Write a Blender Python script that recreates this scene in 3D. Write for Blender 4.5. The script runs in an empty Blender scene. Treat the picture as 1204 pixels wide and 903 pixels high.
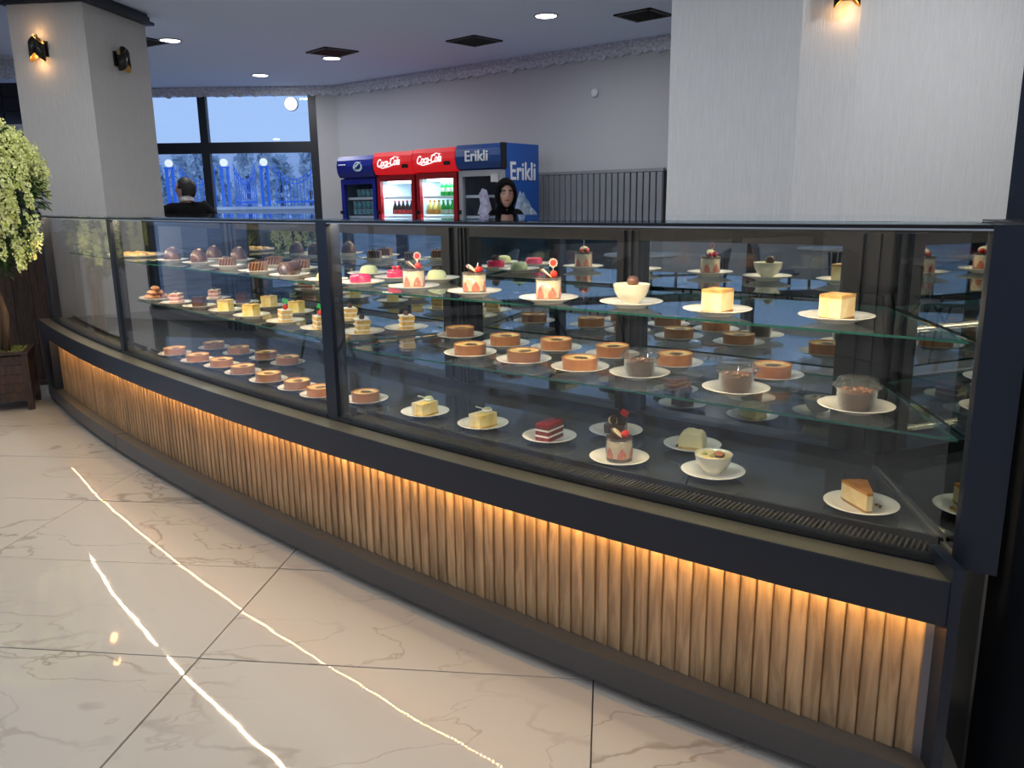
import bpy, bmesh, math, random
from mathutils import Vector, Matrix
random.seed(7)
C = bpy.context.scene.collection
SC = bpy.context.scene
R = math.radians

# ------------------------------------------------------------------ camera
CAM_H = 1.30
F_PX, PITCH, ROLL = 953.3, 0.2211, -0.0127
cam_d = bpy.data.cameras.new('camera'); cam = bpy.data.objects.new('camera', cam_d); C.objects.link(cam)
cam_d.sensor_fit = 'HORIZONTAL'; cam_d.sensor_width = 36.0; cam_d.lens = F_PX / 1204 * 36.0
cam_d.clip_start = 0.02; cam_d.clip_end = 300
_F = Vector((0, math.cos(PITCH), -math.sin(PITCH))); _R0 = Vector((1, 0, 0)); _U0 = _R0.cross(_F)
_R = math.cos(ROLL) * _R0 + math.sin(ROLL) * _U0
_U = -math.sin(ROLL) * _R0 + math.cos(ROLL) * _U0
m = Matrix((_R, _U, -_F)).transposed().to_4x4(); m.translation = (0, 0, CAM_H)
cam.matrix_world = m
SC.camera = cam

def ray(x, y):
    return _F * F_PX + _R * (x - 602) + _U * (451.5 - y)
def onh(x, y, h):
    d = ray(x, y); t = (h - CAM_H) / d.z
    return Vector((d.x * t, d.y * t, h))
def onplane(x, y, n, dist):
    d = ray(x, y); t = dist / (n[0] * d.x + n[1] * d.y)
    return Vector((d.x * t, d.y * t, CAM_H + d.z * t))
def aty(x, y, Y):
    d = ray(x, y); t = Y / d.y
    return Vector((d.x * t, Y, CAM_H + d.z * t))

# ------------------------------------------------------------------ world, exposure
SC.view_settings.view_transform = 'Standard'; SC.view_settings.look = 'None'
SC.view_settings.gamma = 1.0; SC.view_settings.exposure = 0.0; SC.view_settings.use_curve_mapping = False
W = bpy.data.worlds.new('overcast_sky'); SC.world = W; W.use_nodes = True
nt = W.node_tree; nt.nodes.clear()
wo = nt.nodes.new('ShaderNodeOutputWorld'); bg = nt.nodes.new('ShaderNodeBackground')
tc = nt.nodes.new('ShaderNodeTexCoord'); sp = nt.nodes.new('ShaderNodeSeparateXYZ'); cr = nt.nodes.new('ShaderNodeValToRGB')
nt.links.new(tc.outputs['Generated'], sp.inputs[0]); nt.links.new(sp.outputs['Z'], cr.inputs[0])
cr.color_ramp.elements[0].color = (0.46, 0.66, 1.06, 1); cr.color_ramp.elements[0].position = 0.0
cr.color_ramp.elements[1].color = (0.36, 0.54, 0.95, 1); cr.color_ramp.elements[1].position = 0.7
nt.links.new(cr.outputs[0], bg.inputs[0]); bg.inputs[1].default_value = 1.0
nt.links.new(bg.outputs[0], wo.inputs[0])

DOWNLIGHT_W = 16.0
UNDER_LED = 22.0
CASE_LED = 26.0
CH = 2.86           # ceiling height

# ------------------------------------------------------------------ materials
_M = {}
def mat(name, col=(.8, .8, .8), rough=.5, metal=0., emit=None, estr=0., spec=None, coat=0., trans=0., ior=None,
        noise=None, bump=None, alpha=None, sss=0.):
    """noise=(scale, colour2, detail, stretch) mixes a second colour; bump=(scale, strength, stretch)"""
    if name in _M: return _M[name]
    m = bpy.data.materials.new(name); m.use_nodes = True; n = m.node_tree; b = n.nodes['Principled BSDF']
    b.inputs['Base Color'].default_value = (*col, 1); b.inputs['Roughness'].default_value = rough
    b.inputs['Metallic'].default_value = metal
    if spec is not None: b.inputs['Specular IOR Level'].default_value = spec
    if coat: b.inputs['Coat Weight'].default_value = coat; b.inputs['Coat Roughness'].default_value = .05
    if trans: b.inputs['Transmission Weight'].default_value = trans
    if ior: b.inputs['IOR'].default_value = ior
    if sss: b.inputs['Subsurface Weight'].default_value = sss; b.inputs['Subsurface Radius'].default_value = (.01, .006, .003)
    if emit: b.inputs['Emission Color'].default_value = (*emit, 1); b.inputs['Emission Strength'].default_value = estr
    def co(stretch):
        t = n.nodes.new('ShaderNodeTexCoord'); mp = n.nodes.new('ShaderNodeMapping')
        mp.inputs['Scale'].default_value = stretch; n.links.new(t.outputs['Object'], mp.inputs[0]); return mp.outputs[0]
    if noise:
        nz = n.nodes.new('ShaderNodeTexNoise'); nz.inputs['Scale'].default_value = noise[0]
        nz.inputs['Detail'].default_value = noise[2] if len(noise) > 2 else 3
        n.links.new(co(noise[3] if len(noise) > 3 else (1, 1, 1)), nz.inputs['Vector'])
        mx = n.nodes.new('ShaderNodeMix'); mx.data_type = 'RGBA'
        rp = n.nodes.new('ShaderNodeMapRange'); rp.inputs[1].default_value = .35; rp.inputs[2].default_value = .65
        n.links.new(nz.outputs[0], rp.inputs[0]); n.links.new(rp.outputs[0], mx.inputs[0])
        mx.inputs[6].default_value = (*col, 1); mx.inputs[7].default_value = (*noise[1], 1)
        n.links.new(mx.outputs[2], b.inputs['Base Color'])
    if bump:
        nz = n.nodes.new('ShaderNodeTexNoise'); nz.inputs['Scale'].default_value = bump[0]; nz.inputs['Detail'].default_value = 4
        n.links.new(co(bump[2] if len(bump) > 2 else (1, 1, 1)), nz.inputs['Vector'])
        bp = n.nodes.new('ShaderNodeBump'); bp.inputs['Strength'].default_value = bump[1]; bp.inputs['Distance'].default_value = .01
        n.links.new(nz.outputs[0], bp.inputs['Height']); n.links.new(bp.outputs[0], b.inputs['Normal'])
    _M[name] = m; return m

def glassmat(name, tint, refl_ior=1.45, rough=0.0, haze=0.):
    """clear sheet glass: transparent tinted by colour plus fresnel reflection"""
    if name in _M: return _M[name]
    m = bpy.data.materials.new(name); m.use_nodes = True; n = m.node_tree; n.nodes.clear()
    o = n.nodes.new('ShaderNodeOutputMaterial'); t = n.nodes.new('ShaderNodeBsdfTransparent'); g = n.nodes.new('ShaderNodeBsdfGlossy')
    lw = n.nodes.new('ShaderNodeLayerWeight'); lw.inputs[0].default_value = .5; pw = n.nodes.new('ShaderNodeMath'); pw.operation = 'POWER'; pw.inputs[1].default_value = 5
    n.links.new(lw.outputs['Facing'], pw.inputs[0]); f0 = ((refl_ior - 1) / (refl_ior + 1)) ** 2
    fr = n.nodes.new('ShaderNodeMapRange'); fr.inputs[3].default_value = f0; fr.inputs[4].default_value = 1.0; n.links.new(pw.outputs[0], fr.inputs[0])
    mx = n.nodes.new('ShaderNodeMixShader'); t.inputs[0].default_value = (*tint, 1)
    g.inputs['Roughness'].default_value = rough; g.inputs['Color'].default_value = (.95, .97, 1, 1)
    n.links.new(fr.outputs[0], mx.inputs[0]); n.links.new(t.outputs[0], mx.inputs[1]); n.links.new(g.outputs[0], mx.inputs[2])
    if haze:
        df = n.nodes.new('ShaderNodeBsdfDiffuse'); df.inputs[0].default_value = (.9, .9, .9, 1); m2 = n.nodes.new('ShaderNodeMixShader'); m2.inputs[0].default_value = haze
        n.links.new(mx.outputs[0], m2.inputs[1]); n.links.new(df.outputs[0], m2.inputs[2]); n.links.new(m2.outputs[0], o.inputs[0])
    else: n.links.new(mx.outputs[0], o.inputs[0])
    _M[name] = m; return m

def emis(name, col, s):
    if name in _M: return _M[name]
    m = bpy.data.materials.new(name); m.use_nodes = True; n = m.node_tree; n.nodes.clear()
    o = n.nodes.new('ShaderNodeOutputMaterial'); e = n.nodes.new('ShaderNodeEmission')
    e.inputs[0].default_value = (*col, 1); e.inputs[1].default_value = s; n.links.new(e.outputs[0], o.inputs[0])
    _M[name] = m; return m

def marble():
    m = bpy.data.materials.new('polished_marble_tile'); m.use_nodes = True; n = m.node_tree; b = n.nodes['Principled BSDF']; L = n.links
    geo = n.nodes.new('ShaderNodeNewGeometry'); oi = n.nodes.new('ShaderNodeObjectInfo')
    add = n.nodes.new('ShaderNodeVectorMath'); add.operation = 'MULTIPLY_ADD'
    comb = n.nodes.new('ShaderNodeCombineXYZ')
    L.new(oi.outputs['Random'], comb.inputs[2]); sc = n.nodes.new('ShaderNodeVectorMath'); sc.operation = 'SCALE'; sc.inputs['Scale'].default_value = 9.0
    L.new(comb.outputs[0], sc.inputs[0]); ad = n.nodes.new('ShaderNodeVectorMath'); ad.operation = 'ADD'
    L.new(geo.outputs['Position'], ad.inputs[0]); L.new(sc.outputs[0], ad.inputs[1])
    # domain warp
    w = n.nodes.new('ShaderNodeTexNoise'); w.inputs['Scale'].default_value = 2.2; w.inputs['Detail'].default_value = 6
    L.new(ad.outputs[0], w.inputs['Vector'])
    mp = n.nodes.new('ShaderNodeMapping'); mp.inputs['Scale'].default_value = (1.0, 2.1, 1.0); mp.inputs['Rotation'].default_value = (0, 0, R(-28))
    L.new(ad.outputs[0], mp.inputs[0])
    ws = n.nodes.new('ShaderNodeVectorMath'); ws.operation = 'MULTIPLY_ADD'; ws.inputs[1].default_value = (.5, .5, .5)
    L.new(w.outputs['Color'], ws.inputs[0]); L.new(mp.outputs[0], ws.inputs[2])
    def vein(scale, width, seed):
        a = n.nodes.new('ShaderNodeVectorMath'); a.operation = 'ADD'; a.inputs[1].default_value = (seed, seed * .7, 0); L.new(ws.outputs[0], a.inputs[0])
        z = n.nodes.new('ShaderNodeTexNoise'); z.inputs['Scale'].default_value = scale; z.inputs['Detail'].default_value = 4; z.inputs['Roughness'].default_value = .45
        L.new(a.outputs[0], z.inputs['Vector'])
        s = n.nodes.new('ShaderNodeMath'); s.operation = 'SUBTRACT'; s.inputs[1].default_value = .5; L.new(z.outputs[0], s.inputs[0])
        ab = n.nodes.new('ShaderNodeMath'); ab.operation = 'ABSOLUTE'; L.new(s.outputs[0], ab.inputs[0])
        r = n.nodes.new('ShaderNodeMapRange'); r.interpolation_type = 'SMOOTHSTEP'
        r.inputs[1].default_value = 0; r.inputs[2].default_value = width; r.inputs[3].default_value = 1; r.inputs[4].default_value = 0
        L.new(ab.outputs[0], r.inputs[0]); return r.outputs[0]
    v1 = vein(1.05, .014, 3.1); v2 = vein(2.0, .009, 11.3)
    msk = n.nodes.new('ShaderNodeTexNoise'); msk.inputs['Scale'].default_value = 1.6; msk.inputs['Detail'].default_value = 2; L.new(ad.outputs[0], msk.inputs['Vector'])
    mr = n.nodes.new('ShaderNodeMapRange'); mr.inputs[1].default_value = .41; mr.inputs[2].default_value = .62; L.new(msk.outputs[0], mr.inputs[0])
    mm = n.nodes.new('ShaderNodeMath'); mm.operation = 'MAXIMUM'; L.new(v1, mm.inputs[0]); L.new(v2, mm.inputs[1])
    m3 = n.nodes.new('ShaderNodeMath'); m3.operation = 'MULTIPLY'; L.new(mm.outputs[0], m3.inputs[0]); L.new(mr.outputs[0], m3.inputs[1])
    m4 = n.nodes.new('ShaderNodeMath'); m4.operation = 'MULTIPLY'; m4.inputs[1].default_value = .6; L.new(m3.outputs[0], m4.inputs[0])
    mx = n.nodes.new('ShaderNodeMix'); mx.data_type = 'RGBA'; mx.inputs[6].default_value = (.44, .405, .355, 1); mx.inputs[7].default_value = (.20, .165, .125, 1)
    L.new(m4.outputs[0], mx.inputs[0]); L.new(mx.outputs[2], b.inputs['Base Color'])
    b.inputs['Roughness'].default_value = .03; b.inputs['IOR'].default_value = 1.5
    # polished tile is never perfectly flat
    z = n.nodes.new('ShaderNodeTexNoise'); z.inputs['Scale'].default_value = 3.2; z.inputs['Detail'].default_value = 2; L.new(ad.outputs[0], z.inputs['Vector'])
    bp = n.nodes.new('ShaderNodeBump'); bp.inputs['Strength'].default_value = .10; bp.inputs['Distance'].default_value = .01
    L.new(z.outputs[0], bp.inputs['Height']); L.new(bp.outputs[0], b.inputs['Normal'])
    return m

def wood(name, c1, c2, rough=.5, scale=1., bumps=.25):
    if name in _M: return _M[name]
    m = bpy.data.materials.new(name); m.use_nodes = True; n = m.node_tree; b = n.nodes['Principled BSDF']; L = n.links
    t = n.nodes.new('ShaderNodeTexCoord'); oi = n.nodes.new('ShaderNodeObjectInfo')
    c = n.nodes.new('ShaderNodeCombineXYZ'); L.new(oi.outputs['Random'], c.inputs[0]); L.new(oi.outputs['Random'], c.inputs[2])
    s = n.nodes.new('ShaderNodeVectorMath'); s.operation = 'SCALE'; s.inputs['Scale'].default_value = 13.; L.new(c.outputs[0], s.inputs[0])
    a = n.nodes.new('ShaderNodeVectorMath'); a.operation = 'ADD'; L.new(t.outputs['Object'], a.inputs[0]); L.new(s.outputs[0], a.inputs[1])
    mp = n.nodes.new('ShaderNodeMapping'); mp.inputs['Scale'].default_value = (22 * scale, 22 * scale, 2.6 * scale); L.new(a.outputs[0], mp.inputs[0])
    z = n.nodes.new('ShaderNodeTexNoise'); z.inputs['Scale'].default_value = 2.2; z.inputs['Detail'].default_value = 7; z.inputs['Distortion'].default_value = 1.2; L.new(mp.outputs[0], z.inputs['Vector'])
    z2 = n.nodes.new('ShaderNodeTexNoise'); z2.inputs['Scale'].default_value = 8.; z2.inputs['Detail'].default_value = 4; L.new(mp.outputs[0], z2.inputs['Vector'])
    r = n.nodes.new('ShaderNodeMapRange'); r.inputs[1].default_value = .38; r.inputs[2].default_value = .62; L.new(z.outputs[0], r.inputs[0])
    mx = n.nodes.new('ShaderNodeMix'); mx.data_type = 'RGBA'; mx.inputs[6].default_value = (*c1, 1); mx.inputs[7].default_value = (*c2, 1)
    L.new(r.outputs[0], mx.inputs[0])
    hv = n.nodes.new('ShaderNodeHueSaturation'); v = n.nodes.new('ShaderNodeMapRange'); v.inputs[3].default_value = .82; v.inputs[4].default_value = 1.14
    L.new(oi.outputs['Random'], v.inputs[0]); L.new(v.outputs[0], hv.inputs['Value']); L.new(mx.outputs[2], hv.inputs['Color']); L.new(hv.outputs[0], b.inputs['Base Color'])
    b.inputs['Roughness'].default_value = rough
    bp = n.nodes.new('ShaderNodeBump'); bp.inputs['Strength'].default_value = bumps; bp.inputs['Distance'].default_value = .002
    L.new(z2.outputs[0], bp.inputs['Height']); L.new(bp.outputs[0], b.inputs['Normal'])
    _M[name] = m; return m

# ------------------------------------------------------------------ mesh helpers
def box(bm, x0, x1, y0, y1, z0, z1, M=None, mi=0):
    vs = [bm.verts.new(Vector(p) if M is None else M @ Vector(p)) for p in
          ((x0, y0, z0), (x1, y0, z0), (x1, y1, z0), (x0, y1, z0), (x0, y0, z1), (x1, y0, z1), (x1, y1, z1), (x0, y1, z1))]
    for f in ((3, 2, 1, 0), (4, 5, 6, 7), (0, 1, 5, 4), (1, 2, 6, 5), (2, 3, 7, 6), (3, 0, 4, 7)):
        fc = bm.faces.new([vs[i] for i in f]); fc.material_index = mi
def lathe(bm, prof, seg=24, M=None, mi=0, smooth=True, sx=1., sy=1., cap=True):
    rings = []
    for r, z in prof:
        if r < 1e-6:
            v = Vector((0, 0, z)); rings.append([bm.verts.new(v if M is None else M @ v)])
        else:
            ring = []
            for k in range(seg):
                a = 2 * math.pi * k / seg; v = Vector((r * math.cos(a) * sx, r * math.sin(a) * sy, z))
                ring.append(bm.verts.new(v if M is None else M @ v))
            rings.append(ring)
    for a, b in zip(rings, rings[1:]):
        for k in range(seg):
            k2 = (k + 1) % seg
            if len(a) == 1 and len(b) == 1: continue
            if len(a) == 1: f = bm.faces.new((a[0], b[k2], b[k]))
            elif len(b) == 1: f = bm.faces.new((a[k], a[k2], b[0]))
            else: f = bm.faces.new((a[k], a[k2], b[k2], b[k]))
            f.material_index = mi; f.smooth = smooth
    if cap:
        if len(rings[0]) > 1: f = bm.faces.new(rings[0][::-1]); f.material_index = mi
        if len(rings[-1]) > 1: f = bm.faces.new(rings[-1]); f.material_index = mi
def prism(bm, pts, z0, z1, M=None, mi=0, smooth=False):
    P = lambda x, y, z: Vector((x, y, z)) if M is None else M @ Vector((x, y, z))
    area = sum(pts[i][0] * pts[(i + 1) % len(pts)][1] - pts[(i + 1) % len(pts)][0] * pts[i][1] for i in range(len(pts)))
    if area < 0: pts = pts[::-1]
    a = [bm.verts.new(P(x, y, z0)) for x, y in pts]; b = [bm.verts.new(P(x, y, z1)) for x, y in pts]
    f = bm.faces.new(a[::-1]); f.material_index = mi; f = bm.faces.new(b); f.material_index = mi
    n = len(pts)
    for i in range(n):
        f = bm.faces.new((a[i], a[(i + 1) % n], b[(i + 1) % n], b[i])); f.material_index = mi; f.smooth = smooth
def tube(bm, pts, r, seg=8, mi=0, cap=True):
    pts = [Vector(p) for p in pts]; rings = []; rr = r if isinstance(r, (list, tuple)) else [r] * len(pts)
    for i, p in enumerate(pts):
        d = (pts[min(i + 1, len(pts) - 1)] - pts[max(i - 1, 0)]).normalized()
        u = d.cross(Vector((0, 0, 1)) if abs(d.z) < .9 else Vector((1, 0, 0))).normalized(); v = d.cross(u)
        rings.append([bm.verts.new(p + rr[i] * (math.cos(2 * math.pi * k / seg) * u + math.sin(2 * math.pi * k / seg) * v)) for k in range(seg)])
    for a, b in zip(rings, rings[1:]):
        for k in range(seg):
            f = bm.faces.new((a[k], a[(k + 1) % seg], b[(k + 1) % seg], b[k])); f.smooth = True; f.material_index = mi
    if cap:
        for q in (rings[0], rings[-1]):
            try: f = bm.faces.new(q); f.material_index = mi
            except ValueError: pass
def ball(bm, c, r, seg=12, rings=8, sx=1, sy=1, sz=1, mi=0, M=None):
    prof = [(r * math.sin(math.pi * i / rings), -r * sz * math.cos(math.pi * i / rings)) for i in range(rings + 1)]
    prof[0] = (0, -r * sz); prof[-1] = (0, r * sz)
    T = Matrix.Translation(c) if M is None else Matrix.Translation(c) @ M
    lathe(bm, prof, seg, T, mi, True, sx, sy)
def roughen(bm, amp, verts=None):
    for v in (verts or bm.verts): v.co += Vector((random.uniform(-amp, amp), random.uniform(-amp, amp), random.uniform(-amp, amp)))
def jit(bm, fn):
    fn(bm); return bm
def obj(name, bm, mats, parent=None, loc=None):
    me = bpy.data.meshes.new(name)
    if isinstance(bm, bmesh.types.BMesh):
        bmesh.ops.recalc_face_normals(bm, faces=bm.faces); bm.to_mesh(me); bm.free()
    for m_ in (mats if isinstance(mats, (list, tuple)) else [mats]): me.materials.append(m_)
    o = bpy.data.objects.new(name, me); C.objects.link(o)
    if parent: o.parent = parent
    if loc is not None: o.location = loc
    return o
def NB(): return bmesh.new()
def mk(fn, *a, **k):
    b = bmesh.new(); fn(b, *a, **k); return b
def bev(o, w, seg=2, ang=40):
    md = o.modifiers.new('bevel', 'BEVEL'); md.width = w; md.segments = seg; md.limit_method = 'ANGLE'; md.angle_limit = R(ang); return o
def thing(name, label, cat, loc=(0, 0, 0), rotz=0., group=None):
    o = bpy.data.objects.new(name, None); C.objects.link(o); o.empty_display_size = .05
    o.location = loc; o.rotation_euler = (0, 0, rotz); o['label'] = label; o['category'] = cat
    if group: o['group'] = group
    return o
def tag(o, label, cat, group=None):
    o['label'] = label; o['category'] = cat
    if group: o['group'] = group
    return o
def struct(name, bm, m, parent=None):
    o = obj(name, bm, m, parent)
    if not parent: o['kind'] = 'structure'
    return o
def copy_tree(o, parent=None):
    c = o.copy(); C.objects.link(c)
    if parent: c.parent = parent
    for ch in list(o.children): copy_tree(ch, c)
    return c
def text_mesh(name, txt, size, m, parent, M, bold=0., shear=0., ext=.002, space=1., align='CENTER'):
    cu = bpy.data.curves.new(name, 'FONT'); cu.body = txt; cu.size = size; cu.offset = bold; cu.shear = shear; cu.extrude = ext
    cu.align_x = align; cu.align_y = 'CENTER'; cu.space_character = space; cu.resolution_u = 3
    t = bpy.data.objects.new(name + '_tmp', cu); C.objects.link(t)
    bpy.context.view_layer.update()
    me = bpy.data.meshes.new_from_object(t.evaluated_get(bpy.context.evaluated_depsgraph_get()))
    bpy.data.objects.remove(t); bpy.data.curves.remove(cu)
    me.materials.clear(); me.materials.append(m); me.name = name
    me.transform(M)
    o = bpy.data.objects.new(name, me); C.objects.link(o)
    if parent: o.parent = parent
    return o
ORD = ['first', 'second', 'third', 'fourth', 'fifth', 'sixth', 'seventh', 'eighth', 'ninth', 'tenth', 'eleventh', 'twelfth', 'thirteenth', 'fourteenth', 'fifteenth', 'sixteenth']

navy = mat('navy_powder_coat', (.011, .015, .025), .34, .1)
black = mat('black_metal', (.012, .013, .016), .35, .3)
charcoal = mat('charcoal_panel', (.045, .047, .050), .42, .3)
deckm = mat('dark_glossy_deck', (.035, .040, .044), .12, .0, coat=.5)
plaster = mat('cream_wallpaper', (.52, .50, .47), .75, bump=(60, .25, (3, 3, .25)), noise=(40, (.47, .455, .43), 3, (4, 4, .2)))
plaster2 = mat('pale_textured_wallpaper', (.72, .72, .71), .7, bump=(60, .35, (3, 3, .25)), noise=(50, (.65, .65, .64), 3, (4, 4, .15)))
wallm = mat('grey_wall_paint', (.50, .50, .53), .8, bump=(30, .08))
ceilm = mat('ceiling_daylight_tint', (.70, .80, 1.0), .85)  # blue daylight cast is put into the ceiling's base colour
steel = mat('brushed_steel', (.45, .45, .44), .3, 1.)
# ------------------------------------------------------------------ setting
NV = (0.629, 0.777)            # normal of the fridge wall
WD = Vector((0.777, -0.629, 0))
WDIST = 7.56
corner = onplane(397, 150, NV, WDIST)
CX, CY = corner.x, corner.y
WY = lambda x: CY + .05 * (x - CX)

fl = struct('floor', mk(box, -7.4, 5.4, -6.6, 12.4, -.06, -.012), mat('grout', (.12, .105, .09), .6))
mt = marble()
TH = -.1189; ea = Vector((math.cos(TH), math.sin(TH), 0)); eb = Vector((-math.sin(TH), math.cos(TH), 0))
TA, TB = 1.157, .60
tile_me = None
for i in range(-6, 5):
    for j in range(-5, 13):
        c_ = ea * (-.025 + TA * (i + .5)) + eb * (2.03 + TB * (j - 3 + .5))
        if c_.x < -6.7 or c_.x > 4.7 or c_.y < -1.6 or c_.y > 9: continue
        if tile_me is None:
            o = bev(obj('floor_tile', mk(box, -TA / 2 + .0018, TA / 2 - .0018, -TB / 2 + .0018, TB / 2 - .0018, -.012, 0), mt, fl), .0008, 1)
            tile_me = o
        else:
            o = tile_me.copy(); C.objects.link(o)
        o.location = c_; o.rotation_euler = (random.uniform(-.0026, .0026), random.uniform(-.0026, .0026), TH)
ft = struct('floor_outer', mk(box, -7.4, 5.4, -4.7, -1.9, -.012, -.001), mt); ft['kind'] = 'structure'
struct('floor_rear', mk(box, -7.4, 5.4, 9.2, 12.4, -.012, -.001), mt)
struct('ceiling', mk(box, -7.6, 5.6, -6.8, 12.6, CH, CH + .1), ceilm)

# fridge wall (runs obliquely from the window corner to the right)
b = NB()
L0 = Vector((CX, CY, 0)); L1 = L0 + WD * 8.6
nb = Vector((NV[0], NV[1], 0)) * .15
prism(b, [(L0.x, L0.y), (L1.x, L1.y), (L1.x + nb.x, L1.y + nb.y), (L0.x + nb.x, L0.y + nb.y)], 0, CH)
struct('wall_back', b, wallm)
# window wall
wx1, wx0 = aty(376, 200, CY).x, -6.6
wtop, wtr0, wtr1 = 2.84, aty(370, 178.9, CY).z, aty(370, 166, CY).z
b = NB()
box(b, wx1, CX + .02, CY, CY + .15, 0, CH); box(b, -7.4, wx1, CY, CY + .15, wtop, CH); box(b, -7.4, wx0, CY, CY + .15, 0, wtop)
box(b, wx0, wx1, CY, CY + .15, 0, .25)
struct('wall_window', b, mat('lavender_wall', (.46, .46, .46), .8))
win = NB(); dm = mat('dark_window_frame', (.012, .014, .020), .4)
fw = .11
mulx = aty(240, 165, CY).x
for x in (wx1 - fw, mulx - fw / 2, mulx - 1.7, wx0): box(win, x, x + fw, CY + .01, CY + .1, .25, wtop)
box(win, wx0, wx1, CY + .005, CY + .105, wtr0, wtr1); box(win, wx0, wx1, CY + .02, CY + .1, .25, .33); box(win, wx0, wx1, CY + .02, CY + .1, wtop - .01, wtop)
wf = struct('window_1', win, dm)
pane_m = glassmat('window_glass', (.93, .96, .98))
xs = [wx0 + fw, mulx - 1.7, mulx - 1.7 + fw, mulx - fw / 2, mulx + fw / 2, wx1 - fw]
for k in range(3):
    for z0, z1 in ((.33, wtr0), (wtr1, wtop - .01)):
        obj('pane', mk(box, xs[2 * k], xs[2 * k + 1], CY + .05, CY + .056, z0, z1), pane_m, wf)
# left side wall of large windows (daylight source, mirrored in the case)
b = NB(); wl = -7.2
box(b, wl - .15, wl, -6.8, 12.4, 2.55, CH); box(b, wl - .15, wl, -6.8, 12.4, 0, .12)
box(b, wl - .15, wl, 6.6, 12.4, .12, 2.55); box(b, wl - .15, wl, -6.8, -6.0, .12, 2.55)
box(b, wl - .12, wl + .01, -6.0, .30, .12, .80)  # low wall added to darken what the mirror doors reflect
struct('wall_left', b, wallm)
hg = tag(obj('hedge', mk(box, wl - 3.2, wl - 2.6, -9, 2, -.03, 1.05), mat('added_hedge', (.02, .035, .03), .9, noise=(6, (.06, .08, .07), 5))), 'added unseen hedge outside the left hand windows, darkening the mirrored view', 'hedge')  # unseen block of hedge, added to darken the mirror door reflections
w2 = NB(); ys = [-6.0, -4.4, -2.9, -1.4, .35, 1.25, 3.0, 4.8, 6.6]
for y in ys: box(w2, wl - .10, wl + .03, y - .07, y + .07, .12, 2.55)
box(w2, wl - .08, wl + .01, -6, 6.6, 1.95, 2.05); box(w2, wl - .08, wl + .01, -6, 6.6, .12, .2)
for y0, y1 in zip(ys[:4], ys[1:5]):
    for q in range(1, 5): yy = y0 + (y1 - y0) * q / 5; box(w2, wl - .06, wl - .02, yy - .012, yy + .012, .2, 1.95)
    for z in (.5, .8, 1.1, 1.4, 1.7): box(w2, wl - .06, wl - .02, y0 + .05, y1 - .05, z - .012, z + .012)
w2o = struct('window_2', w2, dm)
for y0, y1 in zip(ys, ys[1:]): obj('pane', mk(box, wl - .05, wl - .045, y0 + .07, y1 - .07, .2, 2.5), pane_m, w2o)
struct('wall_right', mk(box, 5.2, 5.35, -6.8, 12.4, 0, CH), wallm)
# street front behind the photographer: wide shop windows
b = NB(); box(b, -7.4, -3.2, -4.75, -4.6, 0, CH); box(b, -3.2, 5.4, -4.75, -4.6, 2.62, CH); box(b, -3.2, 5.4, -4.75, -4.6, 0, .15)
struct('wall_front', b, plaster)
w3 = NB(); xs3 = [-3.2, -1.1, 1.0, 3.1, 5.2]
for x in xs3: box(w3, x - .06, x + .06, -4.72, -4.60, .15, 2.62)
box(w3, -3.2, 5.2, -4.70, -4.62, 2.10, 2.18); box(w3, -3.2, 5.2, -4.70, -4.62, .15, .22)
w3o = struct('window_3', w3, dm)
for x0, x1 in zip(xs3, xs3[1:]): obj('pane', mk(box, x0 + .06, x1 - .06, -4.67, -4.665, .22, 2.6), pane_m, w3o)
# dark tiled partition at the far left, seen past the column
b = NB(); box(b, -7.2, -5.0, 9.25, 9.4, 0, 2.10)
struct('wall_partition', b, mat('slate_wall', (.16, .17, .22), .8))
pt = struct('wall_tiles', mk(box, -7.2, -5.0, 9.27, 9.4, 2.16, 2.62), mat('tile_gap', (.05, .045, .04), .7))
tm = mat('dark_glazed_tile', (.008, .010, .02), .12); tob = None
for i in range(9):
    for j in range(3):
        if tob is None: tob = bev(obj('wall_tile', mk(box, .005, .235, -.015, .01, .005, .143), tm, pt), .003, 1); o = tob
        else: o = tob.copy(); C.objects.link(o)
        o.location = (-7.16 + .24 * i, 9.262, 2.175 + .148 * j)

# lacy plaster cornices
lace = mat('silver_lace_plaster', (.72, .73, .80), .5, .1, noise=(38, (.42, .43, .50), 5), bump=(40, .6))
def cornice(name, a, b_, drop=.125, out=.09, inward=(0, -1)):
    bm = NB(); a = Vector(a); b_ = Vector(b_); n = max(2, int((b_ - a).length / .035)); iv = Vector((*inward, 0))
    prev = None
    for i in range(n + 1):
        p = a.lerp(b_, i / n)
        sc = drop + .018 * math.sin(i * 1.3) * math.sin(i * .37) + random.uniform(-.012, .012)
        q = [p + iv * out + Vector((0, 0, CH)), p + iv * (out + .004) + Vector((0, 0, CH - .03)), p + iv * .05 + Vector((0, 0, CH - .055)),
             p + iv * .035 + Vector((0, 0, CH - sc)), p + Vector((0, 0, CH - sc)), p + Vector((0, 0, CH))]
        ring = [bm.verts.new(v) for v in q]
        if prev:
            for k in range(6): bm.faces.new((prev[k], prev[(k + 1) % 6], ring[(k + 1) % 6], ring[k]))
        prev = ring
    return struct(name, bm, lace)
cornice('trim_1', (CX, CY, 0), L1, inward=(-NV[0], -NV[1]))
cornice('trim_2', (-7.2, CY, 0), (CX, CY, 0), drop=.115)
cornice('trim_3', (-7.2, 9.25, 0), (-5.0, 9.25, 0), drop=.2, out=.2)
t4 = NB(); box(t4, -7.2, -5.0, 9.1, 9.3, 2.08, 2.17); roughen(t4, .01); struct('trim_4', t4, lace)

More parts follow.
